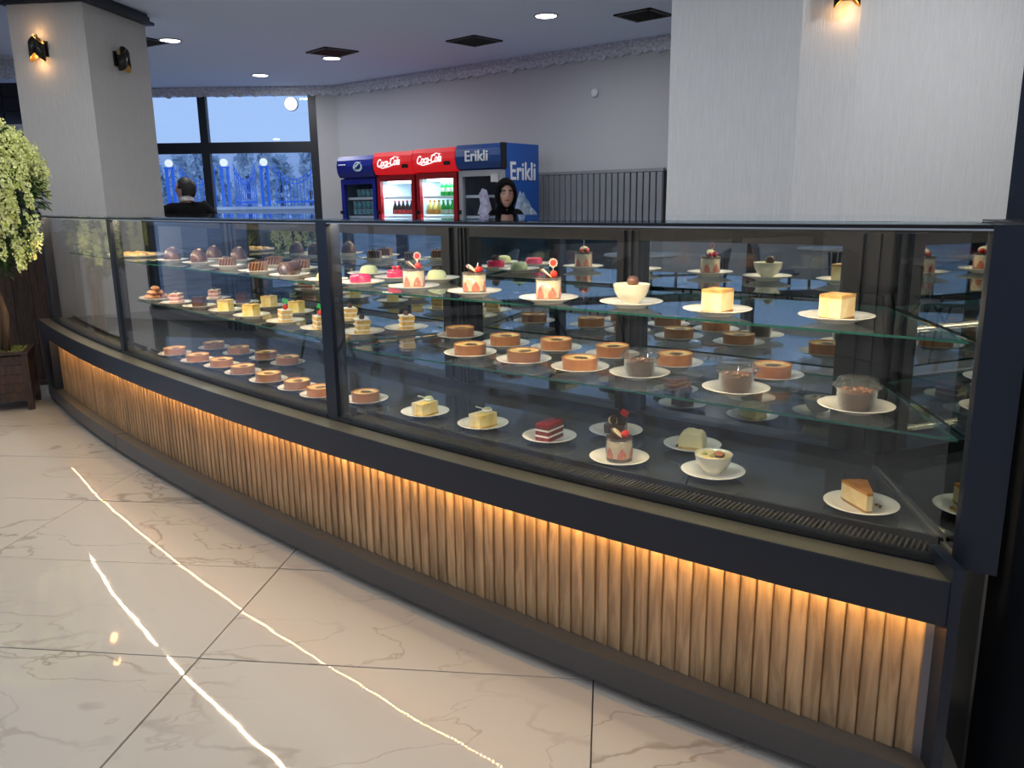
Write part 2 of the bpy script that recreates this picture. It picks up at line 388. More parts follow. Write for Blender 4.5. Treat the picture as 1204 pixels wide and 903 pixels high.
# columns
K = Vector((-3.12, 6.42, 0)); kb = Vector((.118, .993, 0)); ka = Vector((-.993, .118, 0))
def quad(p, a, b_, la, lb): return [tuple((p)[:2]), tuple((p + a * la)[:2]), tuple((p + a * la + b_ * lb)[:2]), tuple((p + b_ * lb)[:2])]
struct('wall_column_left', mk(prism, quad(K, ka, kb, .60, .84), 0, CH - .09), plaster)
cp = NB(); prism(cp, quad(K - ka * .03 - kb * .03, ka, kb, .66, .90), CH - .09, CH - .02); prism(cp, quad(K - ka * .055 - kb * .055, ka, kb, .71, .95), CH - .085, CH - .062)
prism(cp, quad(K - ka * .02 - kb * .02, ka, kb, .64, .88), CH - .03, CH)
struct('trim_5', cp, navy)
q1 = aty(929, 258, 4.2); q0 = q1 + Vector((-.77, .64, 0)) * 0
# far-left edge of the big column: walk back until it meets the x=783 sight line
best = min(((abs((q1.x - .77 * s) / (q1.y + .64 * s) - aty(783, 255, 4.2).x / 4.2)), s) for s in [k * .01 for k in range(200)])[1]
q0 = Vector((q1.x - .77 * best, q1.y + .64 * best, 0)); q2 = aty(994, 258, 4.13); q3 = aty(1260, 258, 4.45)
struct('wall_column_right', mk(prism, [(q0.x, q0.y), (q1.x, q1.y), (q2.x, q2.y), (q3.x, q3.y), (q3.x + .5, q3.y + 1.2), (q0.x + .6, q0.y + 1.2)], 0, CH), plaster2)
# navy wall at the end of the counter
nw = aty(1182, 262, 1.95)
struct('wall_navy', mk(prism, [(nw.x, 1.95), (4.5, 1.95), (4.5, 2.10), (nw.x + .12, 2.10)], 0, CH), mat('navy_gloss_panel', (.030, .038, .052), .22, .1))

# round plate on the fridge wall and round disc with an emissive face in the window
p = onplane(699, 109, NV, WDIST - .012)
Mz = Matrix.Translation(p) @ Vector((-NV[0], -NV[1], 0)).to_track_quat('Z', 'Y').to_matrix().to_4x4()
tag(obj('wall_sensor', mk(lathe, [(.045, 0), (.045, .008), (.03, .016), (0, .018)], 24, Mz), mat('white_plastic', (.75, .76, .8), .4)), 'small round white sensor high on the grey wall above the slatted radiator', 'sensor')
p = aty(342, 122, CY - .01)
Mz = Matrix.Translation(p) @ Vector((0, -1, 0)).to_track_quat('Z', 'Y').to_matrix().to_4x4()
tg = thing('round_disc', 'round glowing white disc against the upper window pane', 'lamp', (0, 0, 0))
obj('disc_body', mk(lathe, [(.093, -.05), (.093, 0), (.088, .004)], 32, Mz), mat('white_plastic'), tg)
obj('diffuser', mk(lathe, [(.086, .004), (.08, .012), (0, .018)], 32, Mz), emis('disc_white', (1, 1, 1), 1.6), tg)

# ceiling lights and vents
led_disc = emis('downlight_glow', (1, .98, .94), 9.)
ringm = mat('downlight_ring', (.5, .5, .52), .4, .3)
S_ = (CH - CAM_H) / (2.8 - CAM_H)
DL = [((-3.123 * S_, 8.027 * S_), 'round white downlight nearest the left column', True), ((-1.852 * S_, 9.075 * S_), 'round white downlight touching a black vent near the middle of ceiling', True),
      ((-2.928 * S_, 10.156 * S_), 'round white downlight in front of the upper window', True), ((.32 * S_, 7.205 * S_), 'round white downlight between two black vents on the right', True)]
for x, y in ((-3.4, 4.9), (-1.3, 5.2), (-2.2, 3.2), (2.5, 2.9), (.45, 2.25), (-.35, 3.05), (-1.25, 4.0), (-3.8, 1.0), (-1.2, .9), (1.6, .2), (-3.6, -2.2), (-.4, -2.4), (2.6, -2.6), (-5.6, 3.0), (3.2, 5.4), (-5.9, -.4)):  # the lamps above the case are added to brighten its inside
    DL.append(((x, y), 'unseen round white downlight overhead in the ceiling outside the picture', False))
for (x, y), lb, vis in DL:
    t = thing('downlight', lb, 'ceiling light', (x, y, CH), 0, None if vis else 'downlights outside the picture')
    obj('trim_ring', mk(lathe, [(.092, -.001), (.108, -.001), (.11, -.006), (.1, -.012), (.09, -.008)], 28, cap=False), ringm, t)
    obj('diffuser', mk(lathe, [(.092, -.001), (.088, -.009), (0, -.011)], 28), led_disc, t)
    ld = bpy.data.lights.new('downlight_lamp', 'AREA'); ld.shape = 'DISK'; ld.size = .17; ld.energy = DOWNLIGHT_W * {(2.5, 2.9): 2.0, (.45, 2.25): .6, (-.35, 3.05): .6, (-1.25, 4.0): .6}.get((x, y), 1.0); ld.color = (.96, .97, 1)  # the strongest lamp is an added one, brightening the right column
    lo = bpy.data.objects.new('downlight_lamp', ld); C.objects.link(lo); lo.parent = t; lo.location = (0, 0, -.02)
ventm = mat('black_vent', (.015, .014, .014), .5)
for (x, y, a, s_), lb in (((1.128, 7.22, R(48), .37), 'black square ceiling vent beside the large right column'), ((-.317, 8.23, R(47), .40), 'black square ceiling vent in the middle of the ceiling'),
                          ((-1.77, 8.71, R(42), .40), 'black square ceiling vent right behind a downlight'), ((-3.38, 8.05, R(60), .36), 'black ceiling vent with wide slats beside the left column')):
    t = thing('ceiling_vent', lb, 'vent', (x * S_, y * S_, CH), a)
    fr = NB()
    for (x0, x1, y0, y1) in ((-s_ / 2, s_ / 2, -s_ / 2, -s_ / 2 + .03), (-s_ / 2, s_ / 2, s_ / 2 - .03, s_ / 2), (-s_ / 2, -s_ / 2 + .03, -s_ / 2, s_ / 2), (s_ / 2 - .03, s_ / 2, -s_ / 2, s_ / 2)):
        box(fr, x0, x1, y0, y1, -.014, 0)
    obj('frame', fr, ventm, t); obj('backing', mk(box, -s_ / 2 + .02, s_ / 2 - .02, -s_ / 2 + .02, s_ / 2 - .02, -.003, -.001), mat('vent_dark', (.006, .006, .006), .9), t)
    sl = mk(box, -s_ / 2 + .03, s_ / 2 - .03, -.008, .008, -.012, -.004); so = None
    for k in range(9):
        if so is None: so = obj('slat', sl, mat('vent_slat', (.02, .02, .022), .45), t); o = so
        else: o = so.copy(); C.objects.link(o)
        o.location = (0, -s_ / 2 + .045 + k * (s_ - .09) / 8, 0); o.rotation_euler = (R(35), 0, 0)

# wall sconces
amber = emis('amber_glow', (1, .42, .08), 3.)
def sconce(p, nrm, label, lit):
    q = Vector(nrm).to_track_quat('Y', 'Z'); t = thing('wall_sconce', label, 'wall light', p, 0); t.rotation_mode = 'QUATERNION'; t.rotation_quaternion = q
    bl = mat('black_sconce', (.014, .012, .010), .35, .3); go = mat('gold_sconce', (.75, .48, .16), .3, 1.)
    b = NB(); box(b, -.055, .055, -.0, .015, -.055, .055); obj('wall_plate', b, bl, t)
    for sgn, x in ((1, -.022), (-1, .024)):     # two cylinders cut aslant, up and down
        b = NB(); seg = 20; prev = None
        for ring_r, zlo, zhi in ((.036, -1, 1),):
            pts = []
            for k in range(seg):
                a = 2 * math.pi * k / seg; cx = x + ring_r * math.cos(a); cy = .055 + ring_r * math.sin(a)
                top = .06 + .035 * math.cos(a) * sgn; bot = -.06 + .035 * math.cos(a) * sgn
                pts.append((b.verts.new((cx, cy, bot)), b.verts.new((cx, cy, top)), b.verts.new((x + .031 * math.cos(a), .055 + .031 * math.sin(a), bot)), b.verts.new((x + .031 * math.cos(a), .055 + .031 * math.sin(a), top))))
            for k in range(seg):
                u, v = pts[k], pts[(k + 1) % seg]
                f = b.faces.new((u[0], v[0], v[1], u[1])); f.smooth = True
                f = b.faces.new((u[2], u[3], v[3], v[2])); f.smooth = True; f.material_index = 1
                f = b.faces.new((u[1], v[1], v[3], u[3])); f.material_index = 1
                f = b.faces.new((u[0], u[2], v[2], v[0])); f.material_index = 1
        obj('shade', b, [bl, go], t)
    if lit:
        obj('bulb', mk(ball, (.0, .055, .0), .026), amber, t)
        ll = bpy.data.lights.new('sconce_light', 'POINT'); ll.energy = .45; ll.color = (1, .55, .22); ll.shadow_soft_size = .03
        for z in (.10, -.11):
            lo = bpy.data.objects.new('sconce_light', ll); C.objects.link(lo); lo.parent = t; lo.location = (0, .06, z)
    return t
fn = Vector((-.118, -.993, 0)); rn = Vector((.993, -.118, 0))
# left face plane through K with normal fn ; right face plane through K with normal rn
pl = onplane(49, 58, (fn.x, fn.y), fn.dot(K)); sconce(pl, fn, 'lit black and gold wall sconce on the front of the left column', True)
pr = onplane(138, 70, (rn.x, rn.y), rn.dot(K)); sconce(pr, rn, 'unlit black and gold wall sconce on the side of the left column', False)
bn = Vector((q2.y - q1.y, -(q2.x - q1.x), 0)).normalized()
ps = onplane(996, -14, (bn.x, bn.y), bn.dot(Vector((q1.x, q1.y, 0)))); sconce(ps, bn, 'lit wall sconce on the right column at the top edge of the picture', True)

# radiator: upright flat panels on the fridge wall
wn = Vector((-NV[0], -NV[1], 0))
r0 = onplane(627, 204, NV, WDIST - .06); r1 = onplane(781, 196.5, NV, WDIST - .06)
rt = thing('panel_radiator', 'grey slatted radiator on the wall beside the blue fridge', 'radiator', (r0.x, r0.y, 0), math.atan2(WD.y, WD.x))
rl = (r1 - r0).to_2d().length; ztop = (r0.z + r1.z) / 2
rm = mat('grey_radiator', (.30, .31, .34), .45, .2)
obj('top_rail', mk(box, 0, rl, -.02, .035, ztop - .03, ztop), rm, rt); obj('back_plate', mk(box, .0, rl, .02, .05, .12, ztop - .02), mat('radiator_gap', (.03, .03, .035), .6), rt)
po = None; nP = 22; pwid = rl / nP
for k in range(nP):
    if po is None: po = bev(obj('panel', mk(box, .006, pwid - .008, -.02, .02, .1, ztop - .035), rm, rt), .004, 1); o = po
    else: o = po.copy(); C.objects.link(o)
    o.location = (k * pwid, 0, 0)

# outside: snowy yard, railings with globe lamps, hedge and trees
struct('ground_outside', mk(box, -60, 30, CY + .3, 80, -.1, -.02), mat('snow', (.88, .88, .90), .7, noise=(.6, (.66, .64, .66), 5)))
struct('ground_outside_left', mk(box, -60, -7.5, -40, CY + .3, -.1, -.02), mat('wet_paving', (.16, .17, .19), .5, noise=(1.6, (.55, .56, .58), 6)))
struct('ground_outside_front', mk(box, -7.4, 40, -40, -4.8, -.1, -.02), mat('snow'))
blue = mat('blue_iron', (.06, .26, .95), .45)
FY = 19.0
stw = thing('retaining_wall', 'low snow topped wall under the blue railings', 'wall', (0, 0, 0))
zb = aty(300, 243, FY).z
obj('wall_body', mk(box, -13.5, -3, FY - .15, FY + .35, -.02, zb - .06), mat('pale_render', (.5, .5, .52), .8), stw)
sn = NB(); box(sn, -13.5, -3, FY - .2, FY + .4, zb - .06, zb); obj('snow_cap', sn, mat('snow'), stw)
posts = [aty(x, 200, FY).x for x in (125, 197, 262, 309, 380)]
for i, px in enumerate(posts):
    t = thing('lamp_post', ['', 'blue railing post with globe lamp behind the man', 'blue railing post with globe lamp just right of the window mullion', 'blue railing post with globe lamp near the right of the window', 'blue railing post hidden behind the wall right of the window'][i] or 'blue railing post hidden behind the left column', 'lamp post', (px, FY + .1, zb), 0)
    for dx in (-.07, .07): obj('upright', mk(box, dx - .03, dx + .03, -.03, .03, 0, .86), blue, t)
    obj('cap', mk(box, -.11, .11, -.06, .06, .86, .90), blue, t)
    obj('globe', mk(ball, (0, 0, .985), .088, 16, 10), emis('globe_lamp', (.85, .95, 1), 1.1), t)
for i in range(len(posts) - 1):
    a, b_ = posts[i] + .2, posts[i + 1] - .2; n = 12
    t = thing('railing', ['leftmost blue iron railing span mostly behind the column', 'blue iron railing span behind the man', 'blue iron railing span between the two right globe lamps', 'blue iron railing span at the right end of the window'][i], 'fence', ((a + b_) / 2, FY + .1, zb))
    w = b_ - a
    ob = None
    for k in range(n):
        u = (k + .5) / n; x = (u - .5) * w; h = .62 + .34 * (2 * u - 1) ** 2
        obj('bar', mk(box, x - .008, x + .008, -.008, .008, 0, h), blue, t)
    cv = NB(); tube(cv, [((u / 16 - .5) * w, 0, .50 + .34 * (2 * u / 16 - 1) ** 2) for u in range(17)], .012, 6); tube(cv, [((u / 16 - .5) * w, 0, .60 + .36 * (2 * u / 16 - 1) ** 2) for u in range(17)], .010, 6)
    box(cv, -w / 2, w / 2, -.02, .02, .08, .12)
    obj('curved_rail', cv, blue, t)
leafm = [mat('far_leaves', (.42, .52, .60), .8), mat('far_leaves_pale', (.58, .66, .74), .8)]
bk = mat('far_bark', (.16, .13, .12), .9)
for i, (px, Y, h, r) in enumerate(((178, 30, 3.0, .9), (214, 35, 3.4, 1.1), (252, 30, 2.9, .9), (290, 35, 3.7, 1.1), (330, 30, 3.0, .9), (364, 36, 3.6, 1.1), (235, 42, 4.1, 1.3), (312, 43, 4.2, 1.3))):
    x = aty(px, 200, Y).x
    t = thing('conifer', 'misty dark evergreen tree beyond the blue railings', 'tree', (x, Y, 0), 0, 'misty evergreens beyond the railings')
    obj('trunk', mk(lathe, [(.12, 0), (.07, h * .7)], 8), bk, t)
    c = NB()
    for k in range(260):
        z = random.random() ** .8; rr = r * (1 - z) * random.uniform(.5, 1.) + .1; a = random.uniform(0, 6.283)
        p = Vector((rr * math.cos(a), rr * math.sin(a), .6 + z * (h - .6))); s = .28
        v = [c.verts.new(p + Vector((random.uniform(-s, s), random.uniform(-s, s), random.uniform(-s, s) - .08))) for _ in range(3)]
        c.faces.new(v)
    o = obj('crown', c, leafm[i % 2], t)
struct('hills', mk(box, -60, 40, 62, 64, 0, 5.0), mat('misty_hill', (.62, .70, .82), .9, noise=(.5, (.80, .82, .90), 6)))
# ------------------------------------------------------------------ curved display counter
CC = (3.1717, -1.9143, .2421, -.0145, .0363)
def cy_(t): u = (t + 1) / 2; return CC[0] + CC[1] * u + CC[2] * u * u + CC[3] * u ** 3 + CC[4] * u ** 4
def dy_(t): u = (t + 1) / 2; return (CC[1] + 2 * CC[2] * u + 3 * CC[3] * u * u + 4 * CC[4] * u ** 3) / 2
def off(t, o):
    s = dy_(t); l = math.hypot(s, 1); return Vector((t + o * s / l, cy_(t) - o / l, 0))
TL, TR = -3.22, .925
_ts = [TL + (TR - TL) * i / 800 for i in range(801)]; _ss = [0.]
for a, b_ in zip(_ts, _ts[1:]): _ss.append(_ss[-1] + (off(b_, 0) - off(a, 0)).length)
SLEN = _ss[-1]
def t_of(s):
    import bisect
    s = max(0, min(SLEN, s)); i = max(1, min(800, bisect.bisect_left(_ss, s))); f = (s - _ss[i - 1]) / (_ss[i] - _ss[i - 1]); return _ts[i - 1] + f * (_ts[i] - _ts[i - 1])
def s_of(t): return _ss[int(round((t - TL) / (TR - TL) * 800))]
def sweep(bm, prof, t0, t1, n=40, mi=0):
    prev = None; first = None; s0, s1 = s_of(t0), s_of(t1)
    for i in range(n + 1):
        t = t_of(s0 + (s1 - s0) * i / n); ring = []
        for o, z in prof:
            p = off(t, o); ring.append(bm.verts.new((p.x, p.y, z)))
        if prev:
            for k in range(len(prof)):
                f = bm.faces.new((prev[k], prev[(k + 1) % len(prof)], ring[(k + 1) % len(prof)], ring[k])); f.material_index = mi
        else: first = ring
        prev = ring
    bm.faces.new(first); bm.faces.new(prev[::-1])
def rect(o0, o1, z0, z1): return [(o0, z0), (o1, z0), (o1, z1), (o0, z1)]
T2, T3 = -2.055, -.640        # stations of the two middle posts
f1, f2, f3, f4 = off(TL, 0), off(T2, 0), off(T3, 0), off(TR, 0)
B0 = Vector((1.045, 2.235, 0)); B1 = Vector((-.187, 3.268, 0)); B2 = Vector((-1.69, 4.83, 0)); B3 = off(TL, -.64)
zd = .540
case = thing('display_counter', 'long curved glass pastry display counter with fluted oak front', 'display counter', (0, 0, 0))
front = [tuple(off(t_of(SLEN * i / 40), .025)[:2]) for i in range(41)]
backp = [(B0.x + .05, B0.y + .05), (B1.x + .04, B1.y + .05), (B2.x + .05, B2.y + .06), (B3.x, B3.y)]
obj('body', mk(prism, front + backp, .03, .505), charcoal, case)
kickm = mat('kick_plate_steel', (.085, .086, .088), .38, .4, bump=(90, .05, (1, 1, 9)))
TK = off(0, 0)
tk0 = -3.17; seams = [tk0, -2.06, TR + .0]
for a, b_ in zip(seams, seams[1:]):
    k = NB(); sweep(k, [(-.01, .028), (.0987, .028), (.0987, .1055), (-.01, .1055)], a + .002, b_ - .002 if b_ < TR else b_, 26); obj('kick_plate', k, kickm, case)
k = NB(); sweep(k, rect(-.05, .06, .0, .03), tk0, TR, 40); obj('plinth', k, black, case)
# fluted oak slats
oak = wood('oak_slat', (.43, .28, .145), (.27, .165, .080), .5, .7, .6)
SW = .0404; prof = []
b = NB(); zs = (.106, .447); np_ = 6
cols = []
for i in range(np_ + 1):
    u = i / np_; x = (u - .5) * (SW - .0006); yy = .0015 + .0048 * u ** 1.5
    cols.append([b.verts.new((x, -yy, z)) for z in zs])
for p, q in zip(cols, cols[1:]):
    f = b.faces.new((p[0], q[0], q[1], p[1])); f.smooth = True
bk0 = [b.verts.new(((-.5) * (SW - .0006), .012, z)) for z in zs]; bk1 = [b.verts.new(((.5) * (SW - .0006), .012, z)) for z in zs]
b.faces.new((cols[-1][0], bk1[0], bk1[1], cols[-1][1])); b.faces.new((bk0[0], cols[0][0], cols[0][1], bk0[1]))
b.faces.new([c[1] for c in cols] + [bk1[1], bk0[1]])
slat0 = None; s = s_of(-3.0) + SW / 2; ks = []
send = SLEN - .035
while s + SW / 2 < send + .001:
    t = t_of(s); p = off(t, .038)
    if slat0 is None: slat0 = obj('slat', b, oak, case); o = slat0
    else: o = slat0.copy(); C.objects.link(o)
    o.location = p; o.rotation_euler = (0, 0, math.atan(dy_(t))); s += SW
k = NB(); sweep(k, rect(.026, .03, .10, .45), -3.0, TR, 60); obj('slat_backing', k, mat('slat_gap', (.10, .065, .03), .7), case)
k = NB(); sweep(k, rect(.02, .050, .106, .446), t_of(send), TR, 2); obj('end_trim', k, mat('grey_trim', (.17, .16, .17), .4, .3), case)
k = NB(); sweep(k, rect(.02, .088, .106, .446), TL, -3.005, 4); obj('blank_panel', k, navy, case)
# fascia with ledge
k = NB(); sweep(k, [(-.005, .446), (.020, .452), (.075, .452), (.075, .446), (.0929, .446), (.0929, .5425), (-.005, .5425)], TL, TR, 70)
obj('fascia', k, navy, case)
ledm = mat('ledge_warm_reflection', (.66, .55, .36), .28, .9)  # navy ledge coloured gold: reflected warm case light put into the base colour
k = NB(); sweep(k, rect(.021, .088, .5426, .5440), TL, TR, 70); obj('ledge', k, ledm, case)
# warm led strip below the fascia
k = NB(); sweep(k, rect(.052, .062, .4500, .4518), -3.0, TR, 60); obj('led_tape', k, mat('led_tape', (.7, .6, .4), .5), case)
k = NB(); s = s_of(-3.0)
warm = (1, .50, .16)
nled = 0
while s < SLEN - .02:
    t = t_of(s); p = off(t, .057); M = Matrix.Translation((p.x, p.y, .4494)) @ Matrix.Rotation(math.atan(dy_(t)), 4, 'Z')
    vs = [k.verts.new(M @ Vector(c)) for c in ((-.0025, -.002, 0), (-.0025, .002, 0), (.0025, .002, 0), (.0025, -.002, 0))]
    k.faces.new(vs); s += .0165; nled += 1
lm = obj('led_diodes', k, emis('warm_led', (1, .58, .20), 230.), case); lm['kind'] = 'stuff'
# end panels
k = NB(); d_ = Vector((.115, .993, 0)).normalized(); e_ = Vector((d_.y, -d_.x, 0))
p0 = off(TR, .100) + e_ * .004; prism(k, quad(p0, d_, e_, .125, .022), 0, .575); obj('end_panel', k, navy, case)
# posts
def post(t, w, d, o0=-.01, name='post'):
    k = NB(); a = math.atan(dy_(t)); p = off(t, 0); M = Matrix.Translation(p) @ Matrix.Rotation(a, 4, 'Z')
    box(k, -w / 2, w / 2, -.012, d, .5425, 1.246, M); box(k, -w / 2 - .006, w / 2 + .006, -.016, d + .004, .5427, .548, M)
    return obj(name, k, navy, case)
post(TL + .02, .05, .05); post(T2, .052, .04); post(T3, .062, .042); 
k = NB(); prism(k, quad(off(.925, .012), Vector((-.86, .51, 0)) * -1, d_, .075, .022), .5427, 1.246); obj('post', k, navy, case)
k = NB(); prism(k, [(1.005, 1.585), (1.022, 1.42), (2.3, 1.36), (2.3, 1.94), (1.11, 1.94), (1.02, 1.62)], .0, 1.246); obj('end_filler', k, black, case)
# front glass with frames
fg = glassmat('front_glass', (.985, .99, .988), 1.55)
for a, b_ in ((TL + .045, T2 - .018), (T2 + .018, T3 - .02), (T3 + .02, TR - .03)):
    k = NB(); sweep(k, rect(-.003, .003, .556, 1.230), a, b_, 16)
    obj('front_glass', k, fg, case)
    k = NB(); sweep(k, rect(-.014, .016, .5440, .557), a, b_, 16); obj('glass_channel', k, black, case)
k = NB(); sweep(k, rect(-.011, .011, 1.2385, 1.2455), TL, TR, 60); obj('top_rail', k, black, case)
topg = [tuple(off(t_of(SLEN * i / 40), .008)[:2]) for i in range(41)] + [(B0.x + .04, B0.y + .04), (B1.x + .04, B1.y + .05), (B2.x + .05, B2.y + .06), (B3.x, B3.y)]
obj('top_glass', mk(prism, topg, 1.246, 1.252), glassmat('top_glass_mat', (.90, .95, .95), 1.5), case)
# interior: deck pans, grille, shelves
def interp(pl, u):
    n = len(pl) - 1; i = min(n - 1, int(u * n)); f = u * n - i; return pl[i].lerp(pl[i + 1], f)
bays = [(f3, f4, B1, B0, T3, TR), (f2, f3, B2, B1, T2, T3), (f1, f2, B3, B2, TL, T2)]
for (fa, fb, ba, bb, ta, tb) in bays:
    n = 3
    for i in range(n):
        s0, s1 = s_of(ta), s_of(tb)
        u0, u1 = i / n, (i + 1) / n
        fr = [off(t_of(s0 + (s1 - s0) * (u0 + (u1 - u0) * j / 6)), -.122) for j in range(7)]
        lo, hi = ba.lerp(bb, u0), ba.lerp(bb, u1)
        c = (fr[0] + fr[-1] + lo + hi) / 4
        pts = [p + (c - p).normalized() * .003 for p in fr + [hi, lo]]
        k = NB(); prism(k, [tuple(p[:2]) for p in pts], .507, zd - .003); obj('deck_pan', k, deckm, case)
    k = NB(); sweep(k, rect(-.128, -.118, .505, .5535), ta + .02, tb - .03, 16); obj('deck_lip', k, black, case)
    k = NB(); s = s_of(ta) + .03
    while s < s_of(tb) - .06:
        t = t_of(s); M = Matrix.Translation(off(t, -.066)) @ Matrix.Rotation(math.atan(dy_(t)), 4, 'Z')
        box(k, -.0025, .0025, -.046, .046, .515, .5415, M); s += .0125
    g = obj('grille_fins', k, mat('grille_grey', (.06, .058, .052), .4, .5), case); g['kind'] = 'stuff'
# back frame with mirrored sliding doors
mirror = mat('tinted_mirror', (.46, .50, .50), .012, 1.)
frm = mat('dark_back_frame', (.016, .018, .020), .35, .4)
def seg_frame(A, Bp, doors, posts_):
    """A->Bp back line at the deck; doors/posts in metres along it"""
    u = (Bp - A).normalized(); L = (Bp - A).length; nrm = Vector((-u.y, u.x, 0))
    if nrm.y < 0: nrm = -nrm
    M = Matrix((( u.x, nrm.x, 0, A.x), (u.y, nrm.y, 0, A.y), (0, 0, 1, 0), (0, 0, 0, 1)))
    # header and sill
    obj('back_header', mk(box, 0, L, .02, .08, 1.166, 1.246, M), frm, case)
    obj('back_sill', mk(box, 0, L, .0, .08, .505, .572, M), frm, case)
    obj('back_board', mk(box, 0, L, .082, .09, .505, 1.246, M), black, case)
    for (a, b_) in posts_:
        k = NB(); box(k, a, b_, .018, .08, .56, 1.2, M)
        w = (b_ - a); box(k, a + w * .30, a + w * .42, .004, .02, .56, 1.2, M); box(k, a + w * .62, a + w * .74, .008, .02, .56, 1.2, M)
        obj('back_post', k, frm, case)
    for (a, b_) in doors:
        obj('mirror_door', mk(box, a, b_, .0555, .0615, .570, 1.168, M), mirror, case)
Lr = (B0 - B1).length
def along(A, Bp, p): return (p - A).dot((Bp - A).normalized())
P = lambda x, y: Vector((x, y, 0))
aR = [along(B1, B0, P(*q)) for q in ((-.129, 3.316), (.394, 2.857), (.456, 2.80), (.979, 2.376))]
seg_frame(B1, B0, [(aR[0], aR[1]), (aR[2], aR[3])], [(-.04, aR[0]), (aR[1], aR[2]), (aR[3], Lr)])
aM = [along(B2, B1, P(*q)) for q in ((-1.76, 4.99), (-1.545, 4.77), (-.245, 3.435))]
Lm = (B1 - B2).length
seg_frame(B2, B1, [(aM[1], aM[2])], [(.0, aM[1]), (aM[2], Lm)])
Ll = (B2 - B3).length
seg_frame(B3, B2, [(.08, Ll - .06)], [(0, .08), (Ll - .06, Ll)])
# mirrored glass at the right end
E0 = Vector((.952, 1.585, 0)); E1 = Vector((1.047, 2.245, 0)); eu = (E1 - E0).normalized(); en = Vector((eu.y, -eu.x, 0))
ME = Matrix(((eu.x, en.x, 0, E0.x), (eu.y, en.y, 0, E0.y), (0, 0, 1, 0), (0, 0, 0, 1)))
obj('end_mirror', mk(box, 0, .665, 0, .006, .546, 1.245, ME), mat('end_mirror_glass', (.42, .44, .42), .01, 1.), case)
obj('end_channel', mk(box, 0.02, .64, -.012, -.001, zd - .01, zd + .006, ME), mat('satin_channel', (.22, .215, .20), .3, .8), case)
# glass shelves
shg = glassmat('shelf_glass', (.955, .985, .975), 1.45)
edge = mat('shelf_edge', (.015, .085, .068), .15, 0., coat=.3)
Bin = lambda b_, f_, g=.02: b_ + (f_ - b_).normalized() * g
def shelf(pts, z):
    k = NB(); prism(k, [tuple(p[:2]) for p in pts], z - .006, z)
    for f in k.faces:
        if abs(f.normal.z) < .5 : f.material_index = 1
    o = obj('glass_shelf', k, [shg, edge], case)
    me = o.data
    for p in me.polygons: p.material_index = 1 if abs(p.normal.z) < .5 else 0
ZM, ZT = .793, 1.005
for z in (ZM, ZT):
    lx = (P(-2.075, 4.50), B2 + Vector((-.075, .055, 0))) if z == ZM else (P(-2.010, 4.42), B2 + Vector((.01, -.01, 0)))
    shelf([P(-.590, 2.885), P(.950, 1.660), B0 + Vector((-.012, -.01, 0)), B1 + Vector((.012, -.012, 0))], z)
    shelf([lx[0], P(-.640, 3.01), B1 + Vector((-.008, -.004, 0)), lx[1]], z)
for z in (ZT,):
    shelf([P(-2.95, 5.50), P(-2.040, 4.46), B2 + Vector((-.005, .0, 0)), B3 + Vector((.12, -.25, 0))], z)
# case lighting: warm white strip under the top rail
k = NB(); sweep(k, rect(-.011, .0105, 1.2345, 1.2384), TL, TR, 60); obj('rail_bright_line', k, mat('bright_line_grey', (.55, .58, .62), .35, .6), case)  # pale strip added for the bright glass edge line; also hides the lamps
k = NB(); sweep(k, rect(-.028, -.012, 1.2425, 1.2455), TL + .05, TR - .03, 60); obj('lamp_profile', k, steel, case)
k = NB(); s = s_of(TL) + .06
while s < SLEN - .12:
    t = t_of(s); M = Matrix.Translation(off(t, -.020)) @ Matrix.Rotation(math.atan(dy_(t)), 4, 'Z')
    vs = [k.verts.new(M @ Vector(c)) for c in ((-.007, -.005, 1.2418), (-.007, .005, 1.2418), (.007, .005, 1.2418), (.007, -.005, 1.2418))]
    k.faces.new(vs); s += .022
lm = obj('case_lamps', k, emis('case_led', (1, .76, .46), 370.), case); lm['kind'] = 'stuff'
# ------------------------------------------------------------------ desserts and plates
china = mat('white_china', (.80, .77, .70), .18, 0, coat=.4)
terr = mat('terracotta_glaze', (.50, .20, .070), .42, noise=(30, (.42, .15, .05), 3))
terr2 = mat('terracotta_dark', (.34, .14, .06), .45, noise=(30, (.28, .11, .05), 3))
rice = mat('baked_cream', (.90, .68, .30), .4, sss=.1, noise=(45, (.62, .33, .09), 3))
brownskin = mat('browned_skin', (.13, .06, .025), .35)
cream = mat('vanilla_cream', (.80, .68, .46), .5, sss=.2)
white_c = mat('white_cream', (.88, .85, .76), .5, sss=.2)
sponge = mat('yellow_sponge', (.82, .58, .22), .8, noise=(90, (.62, .38, .10), 4), bump=(140, .5))
choc = mat('chocolate', (.055, .022, .012), .28, coat=.2)
chocm = mat('milk_chocolate', (.085, .036, .022), .3, coat=.2, noise=(20, (.08, .035, .02), 3))
crumb = mat('chocolate_crumb', (.045, .02, .012), .9, bump=(200, 1.))
berry = mat('strawberry', (.62, .03, .02), .3, coat=.3)
berryin = mat('strawberry_cut', (.66, .06, .02), .4, noise=(60, (.74, .18, .07), 2))
redc = mat('red_velvet', (.26, .02, .025), .7, noise=(80, (.16, .015, .02), 3))
pinkm = mat('pink_glaze', (.62, .02, .09), .18, coat=.6)
green = mat('pale_pistachio', (.58, .64, .36), .45, sss=.1)
leafg = mat('bright_green', (.05, .60, .14), .4)
biscuit = mat('biscuit_base', (.36, .18, .06), .85, bump=(200, .8))
caramel = mat('caramel_top', (.62, .26, .06), .18, coat=.5, noise=(25, (.42, .14, .03), 3))
toast = mat('toasted_top', (.70, .42, .14), .55, noise=(35, (.36, .17, .05), 4), bump=(60, .4))
lemon = mat('lemon_glaze', (1.0, .86, .46), .35, sss=.15)
clear = glassmat('clear_plastic', (.985, .985, .985), 1.5, .06, .035)
